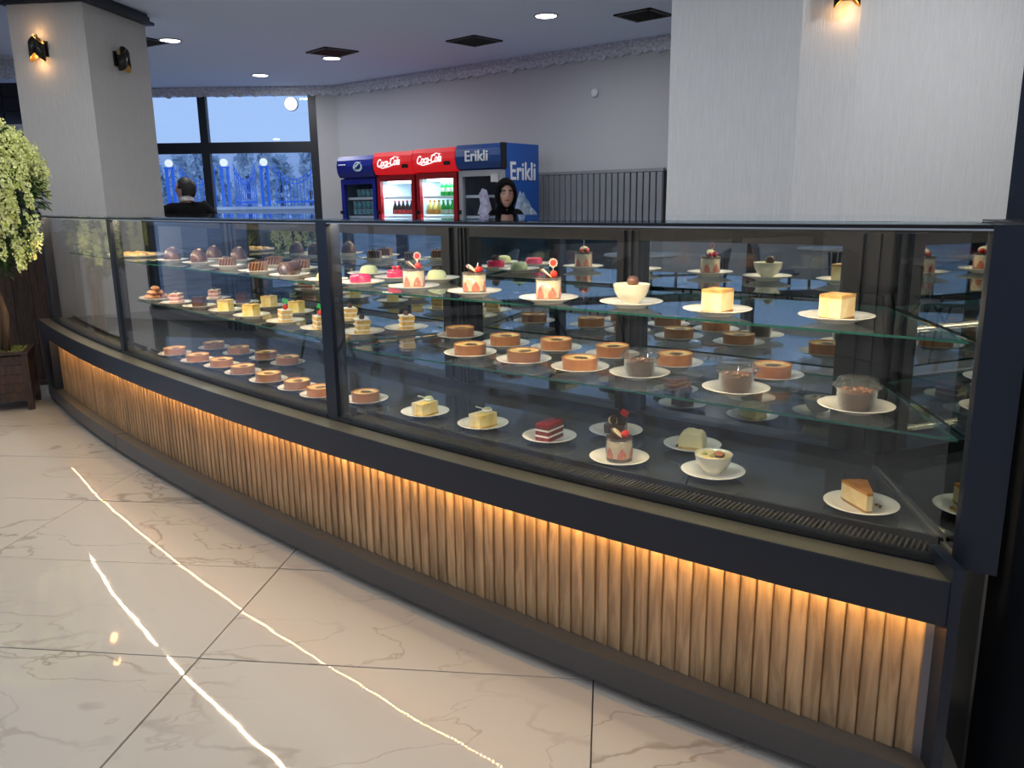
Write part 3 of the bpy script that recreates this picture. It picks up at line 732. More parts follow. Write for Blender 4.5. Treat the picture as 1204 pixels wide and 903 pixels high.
gold = mat('gold_foil', (.80, .52, .14), .25, 1.)
red = mat('red_pick', (.65, .02, .015), .4)
pudding = mat('chocolate_pudding', (.10, .038, .020), .45)

PL = NB(); lathe(PL, [(0, 0), (.045, 0), (.048, .003), (.072, .011), (.0945, .0175), (.0955, .019), (.094, .0195), (.070, .0140), (.052, .0075), (0, .0065)], 40)
plate0 = obj('plate', PL, china)
def cyl(r, h, seg=28, z0=0, r2=None, bev_=.0015):
    r2 = r2 or r; b = NB(); lathe(b, [(0, z0), (r - bev_, z0), (r, z0 + bev_), (r2, z0 + h - bev_), (r2 - bev_, z0 + h), (0, z0 + h)], seg); return b
def loaf(b, w, d, h, r=.006, mi=0, z0=0):
    box(b, -w / 2, w / 2, -d / 2, d / 2, z0, z0 + h, mi=mi)

protos = {}
def proto(k):
    if k in protos: return protos[k]
    t = thing('dessert', '', 'dessert', (0, 0, -50)); nm = k
    if k in ('tart', 'tart_dark', 'tart_small'):
        r, h = (.0545, .040) ; t.name = 'rice_pudding_dish'
        tm_ = terr2 if k == 'tart_dark' else terr
        b = NB(); lathe(b, [(0, 0), (r - .004, 0), (r - .002, .002), (r, h * .9), (r + .0008, h - .002), (r - .001, h), (r - .0045, h - .0005), (r - .005, h - .006), (0, h - .007)], 32)
        obj('dish', b, tm_, t)
        b = NB(); pr_ = [(0, h - .0045), (.03, h - .0045), (r - .009, h - .005), (r - .0052, h - .0035)]
        lathe(b, pr_, 32, cap=False); p_ = obj('pudding', b, rice, t)
        b = NB(); n = 22; ctr = b.verts.new((.004, 0, h - .0030)); rg = [b.verts.new((.004 + (.019 + random.uniform(-.004, .005)) * math.cos(6.283 * i / n), (.024 + random.uniform(-.004, .005)) * math.sin(6.283 * i / n), h - .0040)) for i in range(n)]
        for i in range(n): b.faces.new((ctr, rg[i], rg[(i + 1) % n]))
        obj('browned_spot', b, brownskin, t)
    elif k.startswith('cup'):
        t.name = 'strawberry_cream_dessert'
        obj('cream', cyl(.034, .052, 32, .006), cream, t)
        obj('sponge_base', cyl(.0343, .012, 32, 0), crumb if k != 'cup' else biscuit, t)
        b = NB(); lathe(b, [(.0360, 0), (.0362, .064), (.0366, .064), (.0364, 0)], 32, cap=False); obj('clear_wrap', b, clear, t)
        for i in range(6):
            a = i * math.pi / 3 + .25
            Mx = Matrix.Rotation(a, 4, 'Z') @ Matrix.Translation((0, -.0344, .010)); b = NB()
            yy = lambda x: .0344 - math.sqrt(.0351 ** 2 - x * x); rows = []
            for z, hw in ((0, .0108), (.007, .0125), (.014, .0112), (.020, .0078), (.026, .0038), (.030, .0006)):
                rows.append([b.verts.new(Mx @ Vector((x, yy(x), z))) for x in (-hw, -hw * .5, 0, hw * .5, hw)] + [b.verts.new(Mx @ Vector((0, .010, z)))])
            for ra, rb in zip(rows, rows[1:]):
                for q in range(6): b.faces.new((ra[q], ra[(q + 1) % 6], rb[(q + 1) % 6], rb[q]))
            b.faces.new(rows[0]); b.faces.new(rows[-1])
            obj('strawberry', b, berryin, t)
        b = cyl(.035, .006, 28, .058); roughen(b, .0012); obj('crumb_topping', b, crumb, t)
        b = cyl(.021, .007, 24); b.transform(Matrix.Translation((-.010, -.004, .070)) @ Matrix.Rotation(R(42), 4, 'Y')); ck = obj('cookie', b, chocm if k == 'cup_cookie' else choc, t)
        b = cyl(.0185, .004, 20); b.transform(Matrix.Translation((-.0055, -.004, .0735)) @ Matrix.Rotation(R(42), 4, 'Y')); obj('cookie_filling', b, cream, ck)
        b = NB(); ball(b, (.014, -.010, .073), .0105, 12, 8); ball(b, (.017, .010, .071), .009, 12, 8); obj('berries', b, berry, t)
        if k in ('cup', 'cup_leaf'):
            b = NB(); tube(b, [(.012, 0, .064), (.013, 0, .100)], .0009, 6); sk = obj('leaf_pick', b, white_c, t)
            def maple(s, th, y):
                n = 22; pts = []
                for i in range(n):
                    a = 2 * math.pi * i / n - math.pi / 2; rr = s * (1 if i % 2 else .68)
                    pts.append((rr * math.cos(a), rr * math.sin(a)))
                b = NB(); prism(b, pts, 0, th, Matrix.Translation((.013, y, .103)) @ Matrix.Rotation(R(90), 4, 'X')); return b
            obj('pick_outline', maple(.0140, .0010, 0), white_c, sk); obj('pick_leaf', maple(.0115, .0016, .0003), red, sk)
        if k == 'cup_white':
            b = NB(); tube(b, [(.008, 0, .064), (.012, 0, .092)], .0016, 6); obj('white_stick', b, white_c, t)
    elif k.startswith('bowl'):
        t.name = 'cream_bowl'
        b = NB(); lathe(b, [(0, 0), (.021, 0), (.022, .004), (.020, .007), (.033, .018), (.043, .037), (.047, .056), (.0475, .0585), (.0455, .0585), (.044, .052), (0, .050)], 36); obj('bowl', b, mat('cream_glass_bowl', (.70, .66, .52), .12, coat=.5), t)
        b = NB(); lathe(b, [(.0445, .053), (.03, .0555), (0, .057)], 32, cap=False); obj('custard', b, mat('custard_top', (.85, .62, .24), .35, noise=(25, (.88, .78, .5), 2)), t)
        if k == 'bowl_ball':
            b = NB(); ball(b, (.004, -.004, .066), .0155, 16, 10); roughen(b, .0006); obj('chocolate_ball', b, chocm, t)
        else:
            b = NB(); lathe(b, [(0, -.004), (.014, -.002), (.0145, .003), (.012, .005), (0, .0055)], 18, Matrix.Translation((.014, -.012, .0585)) @ Matrix.Rotation(R(14), 4, 'X')); fg_ = obj('fig_slice', b, chocm, t)
            b = NB(); lathe(b, [(.0115, .0062), (0, .0070)], 18, Matrix.Translation((.014, -.012, .0585)) @ Matrix.Rotation(R(14), 4, 'X'), cap=False); obj('fig_flesh', b, mat('fig_flesh', (.62, .22, .10), .4), fg_)
            b = NB(); ball(b, (-.022, -.006, .0585), .006, 10, 6, 1.4, 1, .7); ball(b, (0, -.020, .058), .007, 10, 6, 1.3, .8, .7); obj('pistachio', b, mat('pistachio_nut', (.30, .34, .12), .6), t)
    elif k.startswith('cheese'):
        t.name = 'cheesecake_slice'; tp = toast if k == 'cheese_san' else caramel
        w0, w1, d, h = .012, .054, .085, .046
        pts = [(-w0 / 2, -d / 2), (w0 / 2, -d / 2), (w1 / 2, d / 2), (w1 / 4, d / 2 + .004), (-w1 / 4, d / 2 + .004), (-w1 / 2, d / 2)]
        if k == 'cheese_flat': pts = [(-.035, -.022), (.035, -.022), (.035, .022), (-.035, .022)]; h = .032
        if k == 'cheese_san': pts = [(-.026, -.030), (.024, -.034), (.028, .026), (-.026, .030)]; h = .046
        obj('crust', mk(prism, pts, 0, .006), biscuit, t); obj('filling', mk(prism, pts, .006, h - .006), mat('cheesecake_filling', (.78, .55, .24), .55, sss=.15, noise=(30, (.86, .72, .42), 3)), t)
        b = NB(); prism(b, [(x * 1.01, y * 1.01) for x, y in pts], h - .006, h); obj('browned_top', b, tp, t)
        if k != 'cheese_flat':
            b = NB()
            for i in range(7): box(b, -.003, .003, -.002, .002, 0, .003, Matrix.Translation((.036 + random.uniform(-.006, .006), random.uniform(-.02, .01), 0)) @ Matrix.Rotation(random.random() * 3, 4, 'Z'))
            obj('crumbs', b, gold if k == 'cheese_gold' else biscuit, t)
    elif k.startswith('layer'):
        t.name = 'layer_cake_slice'; w, d = .046, .080
        cs = {'layer_red': (redc, white_c, redc), 'layer_white': (sponge, white_c, white_c), 'layer_choc': (chocm, cream, choc), 'layer_straw': (mat('strawberry_mille', (.50, .10, .06), .6, noise=(60, (.7, .35, .2), 3)), white_c, cream)}[k]
        z = 0; w, d = (.044, .062) if k != 'layer_red' else (.046, .082)
        for i in range(5):
            h = .0125 if i % 2 == 0 else .005
            b = NB(); e = 0 if i % 2 == 0 else .001; box(b, -w / 2 - e, w / 2 + e, -d / 2 - e, d / 2 + e, z, z + h); 
            obj('sponge_layer' if i % 2 == 0 else 'cream_layer', b, cs[0] if i % 2 == 0 else cs[1], t); z += h
        b = NB(); box(b, -w / 2, w / 2, -d / 2, d / 2, z, z + .003); obj('icing', b, mat('red_jelly', (.45, .02, .02), .2, coat=.5) if k == 'layer_red' else cs[2], t)
        z += .003
        if k == 'layer_white':
            b = NB(); ball(b, (0, -.006, z + .009), .0105, 14, 8); obj('cherry', b, berry, t)
            b = NB(); tube(b, [(.004, .006, z), (.006, .008, z + .026)], .0009, 6); s_ = obj('green_pick', b, white_c, t)
            b = NB(); box(b, -.012, .012, -.001, .001, -.009, .007, Matrix.Translation((.006, .008, z + .032)) @ Matrix.Rotation(.4, 4, 'Y')); obj('pick_flag', b, leafg, s_)
        if k == 'layer_choc' or k == 'layer_straw':
            b = NB(); ball(b, (0, 0, z + .006), .008, 10, 6); obj('topping', b, chocm, t)
    elif k == 'slice_ball':
        t.name = 'caramel_layer_slice'; z = 0
        for i in range(3):
            b = NB(); prism(b, [(-.022, -.024), (.022, -.028), (.018, .026), (-.024, .024)], z, z + .014, Matrix.Translation((.002 * i, 0, 0))); roughen(b, .0015); obj('sponge_layer', b, sponge, t); z += .014
            b = NB(); prism(b, [(-.023, -.025), (.023, -.029), (.019, .027), (-.025, .025)], z, z + .004); obj('cream_layer', b, white_c, t); z += .004
        b = NB(); ball(b, (0, -.004, z + .007), .0105, 12, 8); roughen(b, .0012); obj('nut_ball', b, chocm, t)
    elif k == 'slice_lime':
        t.name = 'yellow_cake_slice'
        pts = [(-.024, -.036), (.022, -.040), (.024, .038), (-.022, .040)]
        obj('board', mk(prism, [(-.030, -.046), (.034, -.046), (.034, .050), (-.030, .050)], 0, .0015), gold, t)
        b = NB(); prism(b, pts, .002, .040); obj('sponge', b, mat('saffron_sponge', (.86, .58, .10), .7, noise=(38, (.90, .76, .38), 4), bump=(70, .6)), t)
        b = NB(); prism(b, [(-.025, -.037), (-.008, -.038), (-.006, .038), (-.024, .041)], .002, .041); obj('cream_side', b, cream, t)
        b = NB(); lathe(b, [(0, 0), (.016, 0), (.0175, .004), (.015, .009), (0, .010)], 20, Matrix.Translation((0, .020, .040))); obj('cream_dollop', b, white_c, t)
        b = NB(); lathe(b, [(0, 0), (.0125, 0), (.0125, .002), (0, .0022)], 18, Matrix.Translation((0, .019, .050)) @ Matrix.Rotation(R(10), 4, 'X')); obj('lime_slice', b, green, t)
        b = NB(); tube(b, [(-.006, .012, .050), (-.024, -.006, .058)], .0016, 6); obj('white_stick', b, white_c, t)
    elif k == 'brown_dome':
        t.name = 'chocolate_maple_cake'
        b = NB(); box(b, -.030, .030, -.020, .020, 0, .026); roughen(b, .001); obj('cake', b, chocm, t)
        b = NB(); ball(b, (-.010, .004, .034), .014, 14, 8); obj('cream_ball', b, lemon, t)
        b = NB(); box(b, -.010, .010, -.004, .004, 0, .028, Matrix.Translation((.018, 0, .024)) @ Matrix.Rotation(.3, 4, 'Y')); obj('chocolate_shard', b, choc, t)
        b = NB(); box(b, -.011, .011, -.0008, .0008, -.009, .009, Matrix.Translation((.026, -.004, .062)) @ Matrix.Rotation(.5, 4, 'Y')); obj('red_pick', b, red, t)
        b = NB(); ball(b, (-.004, -.014, .042), .0105, 10, 6, 1, .5, 1.3); obj('dark_flower', b, choc, t)
    elif k == 'lemon_dome':
        t.name = 'lemon_cake'
        b = NB()
        pr = [(-.034, 0), (-.036, .010), (-.036, .026), (-.030, .042), (-.018, .050), (-.004, .051), (.010, .048), (.022, .048), (.031, .041), (.036, .026), (.036, 0)]
        va = [b.verts.new((x, -.030, z)) for x, z in pr]; vb = [b.verts.new((x, .030, z)) for x, z in pr]
        b.faces.new(va); b.faces.new(vb[::-1])
        for q in range(len(pr)):
            f = b.faces.new((va[q], va[(q + 1) % len(pr)], vb[(q + 1) % len(pr)], vb[q])); f.smooth = True
        bev(obj('cake', b, lemon, t), .006, 3)
        b = NB(); box(b, -.035, .035, -.031, .031, 0, .007); obj('biscuit_rim', b, sponge, t)
        b = NB()
        for i in range(6): ball(b, (-.040 + random.uniform(-.004, .004), -.02 + i * .004, .003), .0035, 6, 4)
        obj('chocolate_bits', b, choc, t)
    elif k == 'pudding_cup':
        t.name = 'chocolate_pudding_cup'
        b = NB(); lathe(b, [(0, .001), (.026, .001), (.0335, .034), (.0335, .036), (0, .036)], 28); obj('pudding', b, pudding, t)
        b = NB()
        for i in range(26):
            a = random.random() * 6.28; r_ = .026 * math.sqrt(random.random()); ball(b, (r_ * math.cos(a), r_ * math.sin(a), .037), random.uniform(.002, .0045), 6, 4)
        obj('chocolate_flakes', b, mat('mixed_flakes', (.30, .12, .05), .5), t)
        b = NB(); lathe(b, [(0, 0), (.0275, 0), (.0285, .001), (.0365, .043), (.0405, .044), (.0405, .0455), (.036, .045), (.0270, .002), (0, .0015)], 28); obj('cup', b, clear, t)
        b = NB(); lathe(b, [(.041, .045), (.0415, .049), (.0365, .050), (.033, .060), (.029, .0625), (0, .063)], 28, cap=False); obj('lid', b, clear, t)
    elif k in ('dome', 'dome_side'):
        t.name = 'chocolate_dome'
        b = NB(); lathe(b, [(0, 0), (.036, 0), (.0355, .016), (.032, .034), (.025, .050), (.014, .060), (0, .064)], 28); obj('dome', b, chocm, t)
        b = NB(); ball(b, (.004, -.010, .060), .008, 8, 5, 1.2, 1, .6); obj('almond', b, mat('nut_beige', (.62, .42, .24), .6), t)
    elif k == 'box_drizzle':
        t.name = 'drizzled_chocolate_cake'
        b = NB(); box(b, -.030, .030, -.030, .030, 0, .040); bev(obj('cake', b, choc, t), .003, 2)
        b = NB()
        for i in range(5):
            x = -.024 + i * .0125
            tube(b, [(x - .010, -.0308, .001), (x, -.0308, .039), (x + .003, -.026, .0408), (x + .008, .028, .0408)], .0010, 5)
            tube(b, [(.0308, x - .008, .001), (.0308, x, .039)], .0010, 5)
        obj('drizzle', b, mat('caramel_drizzle', (.50, .28, .15), .4), t)
        b = NB(); [tube(b, [(-.010 + i * .008, 0, .040), (-.006 + i * .008, .004, .049)], .0016, 5) for i in range(4)]; obj('chocolate_curls', b, chocm, t)
    elif k == 'log':
        t.name = 'chocolate_log'
        b = NB(); lathe(b, [(0, -.036), (.025, -.036), (.027, -.034), (.027, .034), (.025, .036), (0, .036)], 28, Matrix.Translation((0, 0, .0265)) @ Matrix.Rotation(R(58), 4, 'Z') @ Matrix.Rotation(R(90), 4, 'Y')); obj('log', b, choc, t)
        b = NB(); lathe(b, [(0, .036), (.018, .0365), (0, .037)], 24, Matrix.Translation((0, 0, .0265)) @ Matrix.Rotation(R(58), 4, 'Z') @ Matrix.Rotation(R(-90), 4, 'Y')); obj('end_face', b, mat('grey_choc', (.10, .08, .09), .3), t)
    elif k in ('green_dome', 'green_round'):
        t.name = 'pistachio_mousse_cake'
        b = NB(); lathe(b, [(0, 0), (.033, 0), (.036, .004), (.035, .026), (.028, .036), (.014, .040), (0, .041)], 28); obj('mousse', b, green, t)
        if k == 'green_round':
            b = NB(); ball(b, (.004, 0, .043), .007, 10, 6); box(b, -.014, .014, -.003, .003, .041, .044); obj('chocolate_garnish', b, choc, t)
        else:
            b = cyl(.0355, .005, 28); obj('biscuit_base', b, biscuit, t)
    elif k in ('pink_cake', 'pink_berry'):
        t.name = 'pink_glazed_cake'
        b = NB(); lathe(b, [(0, .004), (.036, .004), (.039, .012), (.038, .030), (.032, .037), (.020, .0385), (0, .038)], 32); obj('glazed_mousse', b, pinkm, t)
        b = NB(); lathe(b, [(0, 0), (.039, 0), (.041, .005), (.038, .009), (0, .009)], 32); roughen(b, .0012); obj('biscuit_rim', b, mat('pink_crumb', (.70, .30, .33), .8), t)
        if k == 'pink_berry':
            b = NB(); ball(b, (.008, -.008, .045), .009); ball(b, (-.010, 0, .044), .008); obj('raspberries', b, berry, t)
            b = NB(); lathe(b, [(0, 0), (.018, 0), (.018, .003), (0, .003)], 18, Matrix.Translation((.02, .004, .046)) @ Matrix.Rotation(R(55), 4, 'Y')); obj('chocolate_disc', b, choc, t)
    elif k == 'cube_brown' or k == 'cube_yellow':
        t.name = 'sponge_cake_square'; a, c2 = (chocm, biscuit) if k == 'cube_brown' else (mat('saffron_sponge'), sponge)
        b = NB(); box(b, -.024, .024, -.026, .026, 0, .044); roughen(b, .0012); obj('sponge', b, a, t)
        b = NB(); box(b, -.025, .025, -.027, .027, .044, .048); obj('glaze', b, c2 if k == 'cube_yellow' else choc, t)
        b = NB(); tube(b, [(-.01, 0, .048), (.014, .004, .056)], .0022, 6); obj('garnish_stick', b, chocm, t)
    elif k == 'eclairs':
        t.name = 'filled_bun'
        b = NB()
        ball(b, (0, 0, .013), .013, 14, 8, 3.6, 1.5, 1.); roughen(b, .0008); obj('bun', b, mat('bun_crust', (.46, .17, .06), .4, noise=(20, (.62, .34, .16), 3)), t)
        b = NB(); ball(b, (0, -.013, .0125), .005, 10, 6, 7.5, 1.5, 1.); obj('cream_filling', b, mat('pink_filling', (.72, .42, .36), .5), t)
    elif k == 'flaky':
        t.name = 'flaky_pastry'
        b = NB(); ball(b, (0, 0, .010), .013, 12, 8, 2.6, 1.7, .8); roughen(b, .0022); obj('crust', b, mat('flaky_crust', (.72, .36, .10), .5, noise=(30, (.80, .56, .26), 4), bump=(50, .6)), t)
        b = NB(); ball(b, (0, 0, .018), .006, 8, 5, 2.6, 1.6, .5); obj('filling', b, mat('paprika_filling', (.50, .14, .04), .5), t)
    protos[k] = t; return t
CAT = {'tart': 'rice pudding', 'tart_dark': 'rice pudding', 'bowl_ball': 'dessert bowl', 'bowl_fig': 'dessert bowl', 'pudding_cup': 'pudding cup'}
DESC = {'tart': ('rice pudding in a terracotta dish', 'rice pudding'), 'tart_dark': ('rice pudding in a dark terracotta dish', 'rice pudding'),
 'cup': ('strawberry cream dessert with red leaf pick', 'strawberry dessert'), 'cup_leaf': ('strawberry cream dessert with red leaf pick', 'strawberry dessert'), 'cup_cookie': ('strawberry cream dessert with cookie', 'strawberry dessert'), 'cup_white': ('strawberry cream dessert with white stick', 'strawberry dessert'),
 'bowl_ball': ('cream bowl topped by a chocolate ball', 'cream bowl'), 'bowl_fig': ('cream bowl topped with fig', 'cream bowl'), 'cheese_gold': ('caramel topped cheesecake wedge', 'cheesecake'), 'cheese_san': ('toasted cheesecake slice', 'cheesecake'),
 'layer_red': ('red velvet layer slice', 'red slice'), 'layer_white': ('white slice with cherry and green pick', 'cherry slice'), 'layer_straw': ('strawberry layered slice', 'layered slice'), 'layer_choc': ('chocolate layered slice', 'layered slice'),
 'slice_ball': ('caramel layered slice with nut ball', 'layered slice'), 'slice_lime': ('yellow cake slice with lime', 'yellow slice'), 'brown_dome': ('brown cake with red pick', 'brown cake'), 'lemon_dome': ('smooth yellow lemon cake', 'lemon cake'),
 'pudding_cup': ('chocolate pudding in clear lidded cup', 'pudding cup'), 'dome': ('tall chocolate dome', 'chocolate dome'), 'box_drizzle': ('drizzled square chocolate cake', 'drizzled cake'), 'log': ('dark chocolate log', 'chocolate log'),
 'green_dome': ('pale green mousse cake', 'green cake'), 'green_round': ('pale green cake with chocolate garnish', 'green cake'), 'pink_cake': ('shiny pink glazed cake', 'pink cake'), 'pink_berry': ('pink cake with berries', 'pink cake'),
 'cube_brown': ('brown sponge square', 'brown square'), 'cube_yellow': ('yellow sponge square', 'yellow square')}
ROWS = {
 ('bottom deck front row', .540): [('tart', 206, 417), ('tart', 233, 425), ('tart', 261, 431), ('tart_dark', 286, 439), ('tart_dark', 316, 448), ('tart_dark', 350, 457), ('tart', 377, 465), ('tart_dark', 430, 471),
    ('slice_lime', 500, 486), ('slice_lime', 568, 500), ('layer_red', 646, 515), ('cup_cookie', 728, 540), ('bowl_fig', 838, 556), ('cheese_gold', 1012, 595)],
 ('bottom deck back row', .540): [('tart_dark', 252, 410), ('tart', 281, 416), ('tart_dark', 313, 422), ('tart', 338.5, 428), ('brown_dome', 724, 508), ('lemon_dome', 814, 525)],
 ('middle shelf front row', .793): [('layer_straw', 208, 357), ('cube_brown', 235, 361), ('cube_yellow', 266, 366), ('cube_yellow', 296, 372), ('layer_white', 336, 379), ('layer_white', 377, 387), ('slice_ball', 426, 392),
    ('tart_dark', 553, 417), ('tart_dark', 616, 425), ('tart', 682, 434), ('pudding_cup', 752, 441), ('pudding_cup', 865, 459), ('pudding_cup', 1006, 480)],
 ('middle shelf back row', .793): [('layer_straw', 253, 352), ('cube_brown', 286, 357), ('cube_yellow', 317, 361), ('cube_yellow', 349, 368), ('slice_ball', 412, 377), ('slice_ball', 478, 387), ('tart_dark', 541, 396),
    ('tart', 594, 406), ('tart', 654, 411), ('tart', 720, 419), ('tart', 793, 429), ('tart', 907, 443)],
 ('top shelf front row', 1.005): [('dome', 203, 307), ('dome', 234, 310), ('box_drizzle', 268, 314), ('box_drizzle', 304, 320), ('log', 341, 325), ('green_dome', 384, 331), ('pink_cake', 424, 334), ('cup', 487, 339), ('cup_white', 558, 345),
    ('cup', 645, 353), ('bowl_ball', 742, 358), ('cheese_san', 843, 367), ('cheese_san', 983, 375)],
 ('top shelf back row', 1.005): [('dome', 252, 305), ('dome', 281, 307), ('box_drizzle', 322, 313), ('box_drizzle', 354, 317), ('green_dome', 434, 323), ('pink_berry', 474, 328), ('green_round', 506, 329)],
}
ROT = {'slice_lime': -42, 'layer_red': -38, 'cheese_gold': 20, 'cheese_san': -20, 'layer_white': 15, 'lemon_dome': -8, 'brown_dome': -15, 'box_drizzle': -18, 'cube_yellow': -30, 'cube_brown': -25, 'layer_straw': -20, 'slice_ball': 10}
SCL = {'pudding_cup': (1.38, 1.38, 1.25), 'cheese_san': (1.12, 1.12, 1.36), 'cheese_gold': (1.18, 1.18, 1.15), 'bowl_ball': (1.1, 1.1, 1.02), 'bowl_fig': (1.12, 1.12, 1.0), 'dome': (1.2, 1.2, 1.2), 'box_drizzle': (1.1, 1.1, 1.15), 'log': (1.15, 1.15, 1.15),
 'cube_brown': (1.12, 1.12, 1.12), 'cube_yellow': (1.15, 1.15, 1.2), 'layer_straw': (1.12, 1.12, 1.1), 'layer_white': (1.05, 1.05, 1.15), 'slice_ball': (1.1, 1.1, 1.1), 'slice_lime': (1.12, 1.12, 1.12), 'layer_red': (1.08, 1.08, 1.12), 'lemon_dome': (1.08, 1.08, 1.08),
 'brown_dome': (1.15, 1.15, 1.15), 'cup': (1.06, 1.06, 1.08), 'cup_white': (1.06, 1.06, 1.08), 'cup_cookie': (1.1, 1.1, 1.12)}
placed = []; used = set(); items = []
for (row, z), lst in ROWS.items():
    for i, (k, px, py) in enumerate(lst):
        p = onh(px, py, z + .008); items.append([row, i, k, Vector((p.x, p.y, z)), z])
# plates of one level must not overlap: nudge neighbours apart a little
for _ in range(60):
    for a in range(len(items)):
        for b_ in range(a + 1, len(items)):
            A, B_ = items[a], items[b_]
            if A[4] != B_[4]: continue
            d = (B_[3] - A[3]); L_ = d.length; need = .178 if min(A[3].x, B_[3].x) > -.62 else .160
            if L_ < need: s_ = d.normalized() * (need - L_) * .25; A[3] -= s_; B_[3] += s_
for row, i, k, p, z in items:
    dsc, sh = DESC[k]; where = f'{ORD[i]} from left in the {row}'
    sc_ = .86 if p.x < -.62 else .93
    pr = proto(k)
    pl_ = plate0 if 'plate' not in used else plate0.copy()
    if 'plate' in used: C.objects.link(pl_)
    used.add('plate')
    pl_.location = p + Vector((0, 0, .0002)); pl_.scale = (sc_, sc_, 1)
    tag(pl_, f'white saucer {ORD[i]} from left, {row}, under {sh}', 'plate', 'dessert plates in the display counter')
    o = pr if k not in used else copy_tree(pr); used.add(k)
    o.location = p + Vector((0, 0, .0068)); base = ROT.get(k, random.uniform(-60, 60) if k.startswith('tart') else random.uniform(-10, 10))
    # face each dessert roughly towards the customer side
    o.scale = SCL.get(k, (1, 1, 1))
    o.rotation_euler = (0, 0, R(base + random.uniform(-5, 5)) + math.atan2(p.x, p.y) * -1)
    o['label'] = f'{dsc}, {where}'; o['category'] = CAT.get(k, 'cake'); o['group'] = 'desserts in the display counter'
# pastry tray and pile of filled buns at the far left of the shelves
def platter(name, label, c, w, d):
    b = NB(); M = Matrix.Translation(c) @ Matrix.Rotation(R(-48), 4, 'Z')
    lathe(b, [(0, 0), (.8, 0), (1.0, .012), (1.0, .014), (.8, .004), (0, .003)], 32, M @ Matrix.Diagonal((w / 2, d / 2, 1, 1)))
    return tag(obj(name, b, china), label, 'platter')
c1 = onh(163, 301, 1.005) ; c1.z = 1.005
platter('platter', 'oval platter of flaky pastries at far left of the top shelf', c1, .46, .34)
fk = proto('flaky'); n = 0
for i in range(4):
    for j in range(3):
        o = fk if n == 0 else copy_tree(fk); M = Matrix.Rotation(R(-48), 4, 'Z')
        o.location = c1 + M @ Vector((-.128 + i * .085, -.072 + j * .056, .0045)); o.rotation_euler = (0, 0, R(-48 + random.uniform(-12, 12))); n += 1
        o['label'] = 'golden flaky pastry heaped on the platter at far left of top shelf'; o['category'] = 'pastry'; o['group'] = 'flaky pastries on the top left platter'
c2 = onh(184, 352, .793); c2.z = .793
platter('platter', 'oval platter carrying the pile of filled buns on middle shelf', c2, .24, .17)
ec = proto('eclairs'); n = 0
for L_, (cnt) in enumerate((3, 2, 1)):
    for j in range(cnt):
        o = ec if n == 0 else copy_tree(ec); M = Matrix.Rotation(R(-48), 4, 'Z')
        o.location = c2 + M @ Vector((0, (j - (cnt - 1) / 2) * .040, .005 + L_ * .0225)); o.rotation_euler = (0, 0, R(-48 + random.uniform(-6, 6))); n += 1
        o['label'] = ['brown filled bun at bottom of the pile on middle shelf', 'brown filled bun in second layer of the pile on middle shelf', 'brown filled bun topmost on the pile on middle shelf'][L_]; o['category'] = 'pastry'; o['group'] = 'filled buns piled on the middle shelf'
